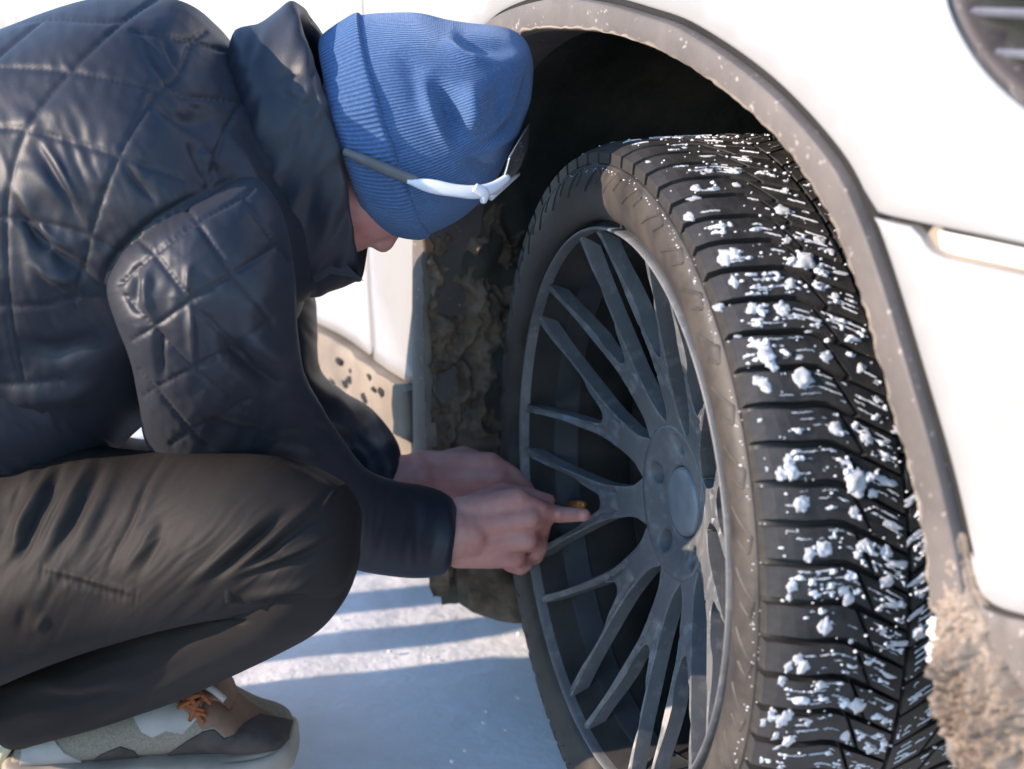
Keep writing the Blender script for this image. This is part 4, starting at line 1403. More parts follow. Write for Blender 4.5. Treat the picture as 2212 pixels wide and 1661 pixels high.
def wrinkle(L, ang, l_long, l_short, amp, seed=0.0, mask=None, sharp=True):
    """anisotropic wrinkles running along a direction (degrees, in the survey picture)"""
    Q = L.survey(); nf = near_side(L)
    c, s = math.cos(math.radians(ang)), math.sin(math.radians(ang))
    a = Q[:, 0] * c - Q[:, 1] * s; b = Q[:, 0] * s + Q[:, 1] * c
    w = 26 * perlin(np.stack([Q[:, 0] / 160, Q[:, 1] / 160, Q[:, 0] * 0 + seed + 4], 1))
    n = perlin(np.stack([a / l_long, (b + w) / l_short, a * 0 + seed], 1))
    if sharp: n = (0.55 - np.sqrt(n * n + 0.02) * 2.2) * 0.62
    m = 1.0 if mask is None else mask(Q)
    L.push(amp * n * m * nf)
def blob(cx, cy, rx, ry):
    return lambda Q: np.exp(-(((Q[:, 0] - cx) / rx) ** 2 + ((Q[:, 1] - cy) / ry) ** 2))

# --------- skin: one continuous body from primitives fused by a voxel remesh
YH = 1.47
def body_mesh():
    bm = bmesh.new()
    def ball(c, r, ax=None, sc_=(1, 1, 1)):
        M = Matrix.Translation(Vector(c))
        if ax is not None: M = M @ ax
        bmesh.ops.create_icosphere(bm, subdivisions=3, radius=r, matrix=M @ Matrix.Diagonal((*sc_, 1)))
    def cap(a, b, r0, r1, n=None):
        a, b = np.array(a), np.array(b)
        L = np.linalg.norm(b - a); n = n or max(2, int(L / (min(r0, r1) * 0.35)))
        for t in np.linspace(0, 1, n):
            bmesh.ops.create_icosphere(bm, subdivisions=2, radius=float(r0 + (r1 - r0) * t), matrix=Matrix.Translation(Vector(a + (b - a) * t)))
    def chain(pts, rad):
        for (a, b, r0, r1) in zip(pts[:-1], pts[1:], rad[:-1], rad[1:]): cap(a, b, r0, r1)
    A = at
    # head: crown points right and a little up, the face looks down
    cr = A(1130, 215, YH) - A(760, 360, YH); cr /= np.linalg.norm(cr)
    fa = A(850, 520, YH) - A(760, 60, YH); fa = fa - (fa @ cr) * cr; fa /= np.linalg.norm(fa)
    sd = np.cross(cr, fa)
    ax = Matrix((Vector(cr), Vector(fa), Vector(sd))).transposed().to_4x4()
    ball(A(880, 275, YH), 0.091, ax, (0.98, 0.92, 0.74))
    ball(A(800, 405, YH), 0.07, ax, (0.95, 0.72, 0.86))          # cheeks
    ball(A(752, 462, YH), 0.05, ax, (0.85, 0.72, 0.98))         # jaw
    ball(A(722, 490, YH), 0.026, ax, (0.9, 1.0, 1.1))             # chin
    cap(A(850, 478, YH), A(827, 520, YH), 0.012, 0.0115)          # nose
    ball(A(818, 523, YH - 0.009), 0.0075); ball(A(818, 523, YH + 0.009), 0.0075)
    ball(A(783, 512, YH), 0.012, ax, (0.55, 0.8, 1.7))           # lips
    ball(A(767, 512, YH), 0.012, ax, (0.5, 0.85, 1.6))
    for s in (-1, 1):                                               # ears under the hat edge, brows
        ball(A(795, 300, YH + s * 0.078), 0.026, ax, (1.0, 0.7, 0.3))
        ball(A(862, 470, YH + s * 0.028), 0.016, ax, (0.7, 0.6, 1.3))
    chain([A(800, 360, YH), A(640, 350, 1.473), A(520, 340, 1.465)], [.052, .055, .06])
    chain([A(520, 340, 1.465), A(250, 450, 1.455), A(-80, 760, 1.455)], [.09, .10, .10])
    # arms inside the sleeves
    W1 = A(975, 1150, 1.545); W2 = A(840, 1035, 1.655)
    chain([A(440, 430, 1.44), A(430, 520, 1.32), A(480, 880, 1.36), A(640, 1060, 1.44), A(800, 1135, 1.505), W1], [.045, .042, .034, .026, .020, .022])
    chain([A(520, 400, 1.55), A(570, 530, 1.65), A(590, 860, 1.69), A(700, 985, 1.70), W2], [.045, .042, .036, .032, .029])
    # near hand
    k = [A(1118, 1078, 1.555), A(1142, 1118, 1.550), A(1138, 1166, 1.555), A(1112, 1204, 1.565)]
    pb = [A(1000, 1105, 1.556), A(1000, 1135, 1.548), A(995, 1165, 1.548), A(990, 1195, 1.556)]
    for a, b in zip(pb, k): cap(a, b, 0.0165, 0.0125)
    ball(A(1060, 1150, 1.556), 0.030, None, (1.15, 0.55, 1.05))
    cap(A(985, 1150, 1.547), A(1010, 1150, 1.55), 0.027, 0.026)
    tip = wheel_at(1262, 1112, -.02)
    chain([k[0], A(1165, 1100, 1.56), A(1210, 1112, 1.585), tip], [.0115, .0100, .0092, .0072])
    chain([k[1], A(1172, 1130, 1.572), A(1168, 1160, 1.60), A(1135, 1160, 1.607)], [.0118, .0102, .0092, .008])
    chain([k[2], A(1166, 1178, 1.575), A(1158, 1202, 1.60), A(1125, 1198, 1.607)], [.0112, .0098, .0088, .0076])
    chain([k[3], A(1136, 1216, 1.585), A(1125, 1228, 1.605), A(1098, 1222, 1.608)], [.0100, .0088, .008, .007])
    chain([A(1015, 1098, 1.575), A(1085, 1066, 1.59), A(1140, 1072, 1.592), A(1186, 1082, 1.598)], [.0150, .0120, .0102, .0078])
    # far hand
    k = [A(1060, 1000, 1.655), A(1078, 1030, 1.648), A(1075, 1062, 1.65), A(1058, 1090, 1.657)]
    pb = [A(905, 1005, 1.662), A(905, 1030, 1.652), A(905, 1055, 1.652), A(905, 1080, 1.658)]
    for a, b in zip(pb, k): cap(a, b, 0.0170, 0.0125)
    ball(A(985, 1040, 1.66), 0.03, None, (1.3, 0.55, 1.0))
    cap(W2, pb[1], 0.029, 0.024)
    chain([k[0], A(1105, 1025, 1.655), A(1145, 1058, 1.66), A(1178, 1078, 1.662)], [.0118, .0102, .0092, .0074])
    chain([k[1], A(1115, 1052, 1.655), A(1128, 1085, 1.675), A(1100, 1095, 1.69)], [.0118, .0102, .0092, .008])
    chain([k[2], A(1108, 1085, 1.66), A(1112, 1112, 1.68), A(1085, 1115, 1.692)], [.0112, .0098, .0088, .0076])
    chain([k[3], A(1085, 1110, 1.672), A(1085, 1130, 1.69), A(1060, 1128, 1.695)], [.0100, .0088, .008, .007])
    chain([A(930, 1010, 1.675), A(1000, 985, 1.69), A(1050, 1000, 1.694), A(1095, 1022, 1.694)], [.0150, .0120, .0102, .0078])
    me = bpy.data.meshes.new('person'); bm.to_mesh(me); bm.free()
    o = bpy.data.objects.new('tmp', me); C.objects.link(o)
    r = o.modifiers.new('r', 'REMESH'); r.mode = 'VOXEL'; r.voxel_size = 0.0027
    s = o.modifiers.new('s', 'SMOOTH'); s.iterations = 4; s.factor = 0.5
    dg = bpy.context.evaluated_depsgraph_get()
    me2 = bpy.data.meshes.new_from_object(o.evaluated_get(dg))
    bpy.data.objects.remove(o, do_unlink=True)
    for p in me2.polygons: p.use_smooth = True
    me2.name = 'person'
    return me2
person = link('person', body_mesh(), None, SKIN)
tag(person, 'person crouching at the wheel in quilted jacket and blue beanie, both hands reaching in', 'person')

# --------- jacket
def build_jacket():
    T = Loft([(-470, 640, -120, 1080, 1.46, .13), (-330, 420, 130, 1050, 1.455, .15), (-170, 210, 330, 900, 1.45, .175), (-40, 88, 430, 800, 1.45, .185), (110, 22, 520, 760, 1.45, .19), (255, -12, 590, 720, 1.452, .188), (375, -2, 640, 690, 1.458, .172), (445, 45, 655, 650, 1.465, .146), (500, 108, 668, 640, 1.468, .135), (556, 178, 688, 612, 1.47, .124), (602, 248, 696, 566, 1.47, .111), (632, 312, 696, 500, 1.47, .085), (640, 370, 670, 440, 1.47, .04)], 330, 420)
    nf = near_side(T)
    Q = T.survey()
    # quilting seams and large folds
    lines = [[(349, -10), (267, 44), (150, 155), (58, 277), (17, 417), (14, 547), (21, 660), (31, 743), (50, 830)],
             [(-40, 148), (0, 145), (150, 155), (335, 195), (430, 235)],
             [(444, 67), (417, 89), (386, 159), (352, 190)],
             [(-20, 60), (92, 39), (219, 44), (267, 44)], [(287, 65), (417, 89), (485, 109)],
             [(338, 198), (256, 337), (195, 509), (170, 640)],
             [(-40, 270), (0, 275), (58, 280), (256, 337), (451, 407)],
             [(-20, 470), (62, 478), (178, 504), (262, 548)],
             [(92, 39), (0, 116), (-70, 190)], [(386, 208), (460, 214), (526, 217), (600, 230)],
             [(-30, 660), (0, 660), (91, 660), (170, 640)], [(526, 217), (480, 300), (451, 407)], [(-40, 830), (50, 830), (130, 820)],
             [(-420, 130), (-40, 148)], [(-420, 240), (-200, 262), (-40, 270)], [(-420, 430), (-200, 455), (-20, 470)], [(-420, 620), (-30, 660)], [(-420, 790), (-40, 830)],
             [(-70, 190), (-150, 300), (-190, 450), (-200, 640), (-190, 830)], [(-200, 200), (-300, 330), (-340, 480), (-350, 700)]]
    wrinkle(T, -62, 190, 34, 0.0020, 1.0, blob(120, 420, 190, 260))
    wrinkle(T, -58, 150, 26, 0.0020, 2.0, blob(330, 420, 150, 110))
    wrinkle(T, -30, 150, 30, 0.0026, 3.0, blob(420, 160, 130, 110))
    wrinkle(T, -70, 260, 60, 0.0036, 5.0, blob(80, 640, 180, 200))
    wrinkle(T, 20, 320, 120, 0.0050, 8.0, None, False)
    folds(T, [([(0, 395), (40, 450), (110, 540), (180, 590), (240, 640)], 16, -0.010), ([(30, 400), (90, 500), (170, 560)], 14, 0.007),
              ([(60, 285), (120, 380), (170, 470), (192, 505)], 13, -0.007), ([(85, 300), (140, 390), (185, 480)], 12, 0.006),
              ([(258, 340), (300, 400), (345, 440)], 9, -0.005), ([(310, 190), (400, 250), (480, 290)], 26, -0.010), ([(500, 250), (570, 330), (640, 480)], 20, -0.006), ([(450, 260), (530, 360), (600, 520)], 18, 0.006), ([(290, 50), (330, 120), (390, 190), (450, 235)], 12, -0.006),
              ([(400, 300), (440, 360), (455, 405)], 9, -0.006), ([(430, 320), (470, 370)], 9, 0.005), ([(345, 70), (380, 130), (400, 160)], 8, -0.005),
              ([(60, 560), (120, 600), (170, 610)], 12, 0.006), ([(20, 740), (120, 760), (240, 720)], 26, -0.008), ([(0, 860), (120, 850), (240, 830)], 22, 0.008)])
    quilt(T, lines)
    # armhole seam
    folds(T, [([(560, 384), (513, 386), (458, 407), (379, 448), (321, 485), (260, 543), (224, 598), (232, 640), (257, 690)], 7, -0.004)])
    T.relax(1, 0.3)
    jk = T.build('jacket', JACKET, person)
    # near sleeve
    S = Loft([(505, 375, 300, 470, 1.365, .068), (560, 392, 262, 545, 1.315, .078), (610, 470, 238, 615, 1.295, .081), (634, 590, 258, 690, 1.288, .081), (640, 720, 288, 770, 1.302, .079), (655, 810, 305, 860, 1.338, .077), (690, 880, 322, 950, 1.385, .075), (735, 950, 400, 1030, 1.425, .071), (790, 1020, 560, 1130, 1.465, .062), (850, 1045, 750, 1215, 1.50, .055), (905, 1053, 860, 1238, 1.53, .051), (945, 1064, 925, 1240, 1.545, .049), (972, 1080, 958, 1233, 1.545, .046), (985, 1098, 974, 1216, 1.545, .040)], 330, 260)
    sl = [[(545, 405), (526, 422), (425, 478), (328, 550), (290, 583), (258, 612)], [(299, 517), (332, 548), (411, 650), (477, 718), (540, 780)],
          [(393, 441), (425, 478), (502, 590), (545, 640), (590, 700)], [(600, 530), (540, 569), (502, 592), (411, 650), (330, 708), (285, 735)],
          [(270, 640), (299, 673), (332, 710), (415, 797), (473, 843), (530, 890)], [(590, 690), (494, 756), (415, 797), (336, 839), (310, 855)],
          [(300, 800), (336, 843), (411, 932), (450, 965)], [(540, 865), (456, 909), (411, 932), (370, 960)], [(526, 422), (580, 500), (625, 560)]]
    wrinkle(S, -88, 200, 30, 0.0024, 11.0, blob(330, 650, 75, 220))
    wrinkle(S, -60, 120, 26, 0.0016, 12.0, blob(420, 770, 120, 160))
    wrinkle(S, -30, 240, 90, 0.004, 14.0, blob(600, 800, 160, 220), False)
    wrinkle(S, 60, 160, 50, 0.0035, 15.0, blob(560, 900, 200, 140))
    folds(S, [([(322, 560), (318, 640), (330, 700)], 9, 0.006), ([(296, 560), (285, 640), (296, 690)], 9, -0.007), ([(412, 560), (405, 620), (410, 650)], 8, 0.004),
              ([(470, 720), (540, 790), (600, 830), (645, 835)], 20, -0.012), ([(500, 690), (580, 760), (640, 790)], 26, 0.010),
              ([(620, 560), (560, 640), (510, 720)], 40, 0.006), ([(420, 900), (500, 930), (600, 935)], 16, -0.006), ([(340, 700), (345, 780), (352, 835)], 9, -0.006), ([(410, 650), (415, 720), (418, 790)], 9, 0.006),
              ([(965, 1090), (975, 1150), (952, 1225)], 8, 0.002), ([(880, 1060), (900, 1110), (890, 1180)], 14, -0.004)])
    wrinkle(S, 75, 130, 30, 0.0026, 16.0, blob(860, 1140, 120, 90))
    wrinkle(S, -20, 150, 40, 0.0030, 17.0, blob(640, 960, 120, 90))
    quilt(S, sl, 0.0026, 5.0, 0.0020, 55)
    S.relax(1, 0.3)
    s1 = S.build('sleeve', JACKET, jk); s1['label'] = 'near quilted sleeve, its elbow resting on the knee'
    # far sleeve
    S2 = Loft([(560, 380, 500, 560, 1.60, .07), (640, 480, 470, 600, 1.645, .082), (680, 650, 480, 720, 1.675, .083), (690, 800, 480, 880, 1.695, .082), (740, 850, 550, 1020, 1.705, .075), (795, 882, 650, 1080, 1.705, .068), (838, 926, 735, 1110, 1.68, .060), (860, 966, 785, 1110, 1.662, .052), (866, 988, 808, 1100, 1.655, .044)], 200, 160)
    wrinkle(S2, -50, 120, 40, 0.005, 21.0)
    wrinkle(S2, 40, 160, 60, 0.004, 22.0, None, False)
    s2 = S2.build('sleeve', JACKET, jk); s2['label'] = 'far sleeve in deep shade'
    # standing collar, open at the front: wall with thickness
    n = 200; m = 40
    rows_out = interp_rows([(488, 150, 640, 640, 1.475, .102), (510, 66, 690, 640, 1.473, .102), (560, 50, 715, 628, 1.472, .102), (600, 22, 745, 618, 1.47, .102), (628, 2, 770, 606, 1.47, .101), (645, 10, 780, 605, 1.47, .098), (650, 30, 776, 596, 1.47, .091)], 30)
    rows_in = interp_rows([(640, 45, 766, 580, 1.47, .087), (600, 75, 725, 560, 1.47, .087), (560, 120, 690, 520, 1.47, .082)], 12)
    R = np.concatenate([rows_out, rows_in])
    th = np.linspace(0, 2 * np.pi, n, endpoint=False)
    V = np.zeros((len(R), n, 3))
    for k in range(len(R)):
        a, b = at(R[k, 0], R[k, 1], R[k, 4]), at(R[k, 2], R[k, 3], R[k, 4])
        mid, e = (a + b) / 2, (a - b) / 2
        bow = 0.018 * np.sin(th) ** 2                      # the lip bows towards the face
        V[k] = mid + np.outer(np.cos(th), e) + np.outer(np.sin(th), np.array([0, -R[k, 5], 0])) + np.outer(bow, np.array([1.0, 0, 0.25]))
    Lc = Loft.__new__(Loft); Lc.ns, Lc.nt = len(R), n; Lc.V = V.reshape(-1, 3)
    i = np.arange(len(R) * n).reshape(len(R), n); j = np.roll(i, -1, 1)
    Lc.F = np.stack([i[:-1].ravel(), i[1:].ravel(), j[1:].ravel(), j[:-1].ravel()], 1)
    Lc.uv = np.stack([np.tile(np.arange(n) / n, len(R)), np.repeat(np.arange(len(R)) / len(R), n)], 1); Lc.caps = []
    N = Lc.normals(); c0 = Lc.V[:30 * n] - np.repeat(V[:30].mean(1), n, 0)
    if np.sum(c0 * N[:30 * n]) < 0: Lc.F = Lc.F[:, ::-1]
    wrinkle(Lc, 65, 130, 34, 0.0045, 31.0, None, False)
    folds(Lc, [([(586, 170), (620, 163), (672, 150)], 5, -0.003), ([(590, 195), (640, 220), (690, 245)], 6, -0.003), ([(640, 330), (670, 260), (688, 190)], 6, -0.002), ([(668, 20), (676, 160), (684, 330)], 5, -0.002)])
    Lc.build('collar', JACKET, jk)
    # collar points at the throat
    P = np.array([at(690, 560, 1.57), at(790, 608, 1.585), at(752, 592, 1.60), at(690, 612, 1.60)])
    tipv, tipf = [], []
    for q, y in enumerate((1.405, 1.43)):
        for p in [(660, 545), (720, 540), (757, 580), (786, 607), (748, 596), (715, 592), (680, 612)]: tipv.append(at(p[0], p[1], y))
    tipf = [tuple(range(6, -1, -1)), tuple(range(7, 14))] + [(k, (k + 1) % 7, (k + 1) % 7 + 7, k + 7) for k in range(7)]
    keep(link('collar_point', mesh('collar_point', np.array(tipv), tipf, False), None, JACKET), jk)
    # hem band below the belly
    H = Loft([(-330, 560, 60, 1060, 1.46, .14), (-240, 500, 150, 1045, 1.455, .15), (-140, 470, 240, 990, 1.45, .152), (-60, 470, 292, 925, 1.45, .148), (-20, 500, 300, 880, 1.45, .13)], 60, 160)
    wrinkle(H, -60, 120, 30, 0.004, 41.0)
    H.build('hem', JACKET, jk)
build_jacket()

# --------- trousers
def build_trousers():
    Th = Loft([(-330, 1010, -330, 1560, 1.47, .12), (-160, 970, -190, 1545, 1.44, .115), (20, 965, -40, 1490, 1.40, .108), (150, 968, 110, 1425, 1.365, .098), (300, 982, 270, 1372, 1.34, .090), (430, 988, 400, 1336, 1.31, .083), (540, 990, 520, 1318, 1.29, .077), (630, 1003, 622, 1310, 1.28, .072), (700, 1028, 692, 1300, 1.278, .066), (748, 1060, 738, 1278, 1.28, .054), (774, 1105, 766, 1230, 1.283, .036), (779, 1140, 775, 1190, 1.285, .016)], 340, 280)
    seamk = [([(614, 997), (664, 1018), (730, 1051), (758, 1034)], 4, 0.0024), ([(730, 1051), (712, 1075), (693, 1105)], 4, 0.0024)]
    wrinkle(Th, 58, 220, 40, 0.0050, 51.0, blob(60, 1120, 140, 170))
    wrinkle(Th, 48, 260, 40, 0.0034, 52.0, blob(500, 1230, 190, 120))
    wrinkle(Th, 30, 300, 120, 0.004, 53.0, None, False)
    wrinkle(Th, 40, 200, 20, 0.0011, 56.0, blob(420, 1170, 330, 160))
    wrinkle(Th, 62, 160, 16, 0.0012, 57.0, blob(120, 1150, 170, 170))
    folds(Th, [([(368, 972), (315, 1047), (282, 1126), (249, 1188), (220, 1262)], 7, -0.0034), ([(385, 990), (340, 1040), (300, 1126), (262, 1195)], 11, 0.0021),
               ([(208, 980), (166, 1055), (120, 1146), (71, 1221)], 13, 0.0060), ([(232, 985), (195, 1060), (150, 1140), (110, 1210)], 11, -0.0038), ([(122, 985), (95, 1050), (50, 1130), (20, 1230)], 11, 0.0066), ([(142, 985), (112, 1055), (70, 1140), (40, 1230)], 10, -0.0050),
               ([(260, 985), (232, 1050), (190, 1130), (150, 1215)], 15, 0.0036), ([(60, 1010), (20, 1100), (-20, 1230)], 15, -0.0042),
               ([(345, 1110), (310, 1180), (265, 1245)], 10, 0.0036), ([(362, 1120), (330, 1190), (290, 1255)], 10, -0.0025),
               ([(618, 1080), (560, 1130), (477, 1204), (390, 1279)], 12, 0.0054), ([(645, 1085), (575, 1150), (490, 1225), (430, 1275)], 12, -0.0042),
               ([(690, 1078), (581, 1167), (477, 1254)], 10, 0.0048), ([(700, 1100), (600, 1180), (490, 1262)], 8, -0.0029),
               ([(735, 1138), (664, 1180), (540, 1229), (481, 1258)], 6, 0.0048), ([(735, 1155), (664, 1196), (560, 1238), (490, 1272)], 11, -0.0034),
               ([(690, 1260), (602, 1275), (515, 1298)], 10, 0.0048), ([(680, 1282), (600, 1294), (520, 1308)], 7, -0.0029), ([(604, 1301), (560, 1303), (515, 1304)], 5, 0.0030),
               ([(71, 1221), (150, 1240), (220, 1260), (307, 1289)], 6, 0.0030), ([(75, 1233), (150, 1254), (220, 1275), (300, 1298)], 8, -0.0017),
               ([(100, 1320), (75, 1370)], 11, 0.0030), ([(55, 1300), (40, 1370)], 11, -0.0021)] + seamk)
    wrinkle(Th, 85, 60, 14, 0.0022, 55.0, lambda Q: np.exp(-((Q[:, 1] - (1221 + (Q[:, 0] - 71) * 0.27) - 12) / 22) ** 2) * smooth(60, 90, Q[:, 0]) * smooth(330, 290, Q[:, 0]))
    Th.relax(1, 0.25)
    tr = Th.build('trousers', TROUSER, person)
    Sh = Loft([(772, 1150, 700, 1120, 1.285, .028), (778, 1200, 640, 1130, 1.285, .056), (764, 1258, 575, 1165, 1.29, .068), (735, 1305, 500, 1215, 1.305, .073), (690, 1350, 430, 1258, 1.33, .075), (610, 1395, 340, 1290, 1.36, .077), (520, 1440, 240, 1325, 1.395, .078), (420, 1485, 120, 1370, 1.43, .078), (330, 1517, 20, 1420, 1.46, .075), (240, 1545, -40, 1480, 1.485, .070), (165, 1562, -30, 1530, 1.50, .064), (110, 1574, 10, 1565, 1.505, .054)], 280, 240)
    wrinkle(Sh, 25, 260, 60, 0.0030, 61.0, None)
    wrinkle(Sh, 30, 300, 130, 0.005, 62.0, None, False)
    folds(Sh, [([(544, 1337), (480, 1320), (415, 1296)], 4, 0.005), ([(550, 1345), (480, 1335), (405, 1310)], 7, -0.005), ([(150, 1375), (135, 1392), (120, 1410)], 8, 0.006), ([(90, 1390), (140, 1385), (180, 1400)], 7, -0.005),
               ([(40, 1500), (160, 1520), (300, 1480)], 22, -0.008), ([(60, 1470), (180, 1480), (300, 1440)], 24, 0.006)])
    keep(Sh.build('trouser_leg', TROUSER), tr)
    # far leg
    T2 = Loft([(-330, 1010, -330, 1500, 1.56, .09), (-60, 930, -90, 1400, 1.58, .09), (150, 940, 130, 1290, 1.61, .085), (330, 960, 320, 1230, 1.63, .08), (430, 990, 420, 1210, 1.64, .066), (480, 1050, 474, 1160, 1.64, .04)], 120, 120)
    wrinkle(T2, 50, 160, 50, 0.005, 71.0)
    keep(T2.build('trouser_leg', TROUSER), tr)
    S2 = Loft([(480, 1080, 380, 1000, 1.64, .05), (480, 1150, 300, 1080, 1.64, .07), (450, 1250, 240, 1180, 1.64, .072), (390, 1370, 200, 1320, 1.645, .07), (330, 1440, 180, 1410, 1.65, .062), (310, 1470, 190, 1455, 1.65, .055)], 120, 120)
    keep(S2.build('trouser_leg', TROUSER), tr)
    # pull tab and zip puller on the knee seam
    V, F = tube([at(478, 1258, 1.225), at(494, 1270, 1.222), at(497, 1300, 1.222)], [.0035, .0045, .004], 10)
    keep(link('zip_puller', mesh('zip_puller', V, F), None, TROUSER), tr)
build_trousers()

# --------- beanie
def build_beanie():
    y0 = YH
    B = Loft([(702, 80, 812, 470, y0, .086), (735, 50, 856, 500, y0, .0905), (785, 32, 915, 506, y0, .0915), (845, 27, 965, 488, y0, .092), (905, 28, 1010, 460, y0, .090), (965, 42, 1050, 420, y0, .086), (1020, 50, 1078, 378, y0, .079), (1070, 55, 1100, 328, y0, .068), (1110, 66, 1124, 270, y0, .053), (1136, 88, 1144, 214, y0, .036), (1149, 120, 1150, 176, y0, .018), (1152, 142, 1152, 156, y0, .005)], 260, 360)
    folds(B, [([(930, 150), (965, 230), (985, 290), (1000, 325)], 26, -0.013), ([(905, 150), (930, 230), (965, 300), (1000, 340)], 16, 0.008), ([(1010, 170), (1020, 240), (1010, 300)], 20, 0.010),
              ([(1140, 130), (1132, 200), (1110, 260), (1060, 300), (1008, 332)], 7, -0.005), ([(1150, 150), (1145, 210), (1122, 275), (1068, 318), (1015, 345)], 9, 0.004),
              ([(975, 60), (1020, 90), (1080, 100), (1140, 110)], 18, -0.007), ([(950, 85), (1010, 125), (1070, 135)], 16, 0.006),
              ([(1000, 340), (1040, 372), (1085, 365)], 16, -0.008), ([(860, 100), (900, 180), (915, 260)], 26, -0.005), ([(1075, 150), (1080, 220), (1060, 280)], 18, -0.006)])
    wrinkle(B, -40, 260, 120, 0.004, 81.0, blob(1030, 200, 130, 200), False)
    cap_o = B.build('beanie', KNIT, person)
    # turned-up cuff: a thicker band with a rolled upper edge
    Cf = Loft([(716, 74, 838, 484, y0, .082), (700, 82, 808, 474, y0, .0835), (694, 80, 806, 478, y0, .0875), (700, 72, 815, 484, y0, .0910), (718, 58, 838, 500, y0, .0945), (742, 42, 872, 512, y0, .0965), (762, 30, 905, 516, y0, .0975), (772, 27, 922, 513, y0, .0970), (777, 32, 929, 508, y0, .0945), (778, 40, 930, 500, y0, .0905)], 150, 360)
    wrinkle(Cf, 20, 240, 90, 0.0022, 83.0, None, False)
    Cf.caps = []
    keep(Cf.build('cuff', KNIT_CUFF), cap_o)
build_beanie()

# --------- shoes
def poly_faces(L, poly, lift, ysign=None):
    Q = L.survey(); N = L.normals()
    c = Q[L.F].mean(1); fn = N[L.F].mean(1)[:, 1] < 0.25
    m = inside(np.array(poly, float), c) & fn
    F = L.F[m]
    ids, inv = np.unique(F, return_inverse=True)
    V = L.V[ids] + N[ids] * lift
    F2 = inv.reshape(F.shape)
    # rim wall
    from collections import Counter
    ed = Counter(tuple(sorted((f[i], f[(i + 1) % 4]))) for f in F2 for i in range(4))
    Vl = list(V); Fl = [tuple(f) for f in F2]; mp = {}
    for f in F2:
        for i in range(4):
            a, b = f[i], f[(i + 1) % 4]
            if ed[tuple(sorted((a, b)))] == 1:
                for q in (a, b):
                    if q not in mp: mp[q] = len(Vl); Vl.append(L.V[ids[q]] - N[ids[q]] * 0.001)
                Fl.append((b, a, mp[a], mp[b]))
    return np.array(Vl), Fl
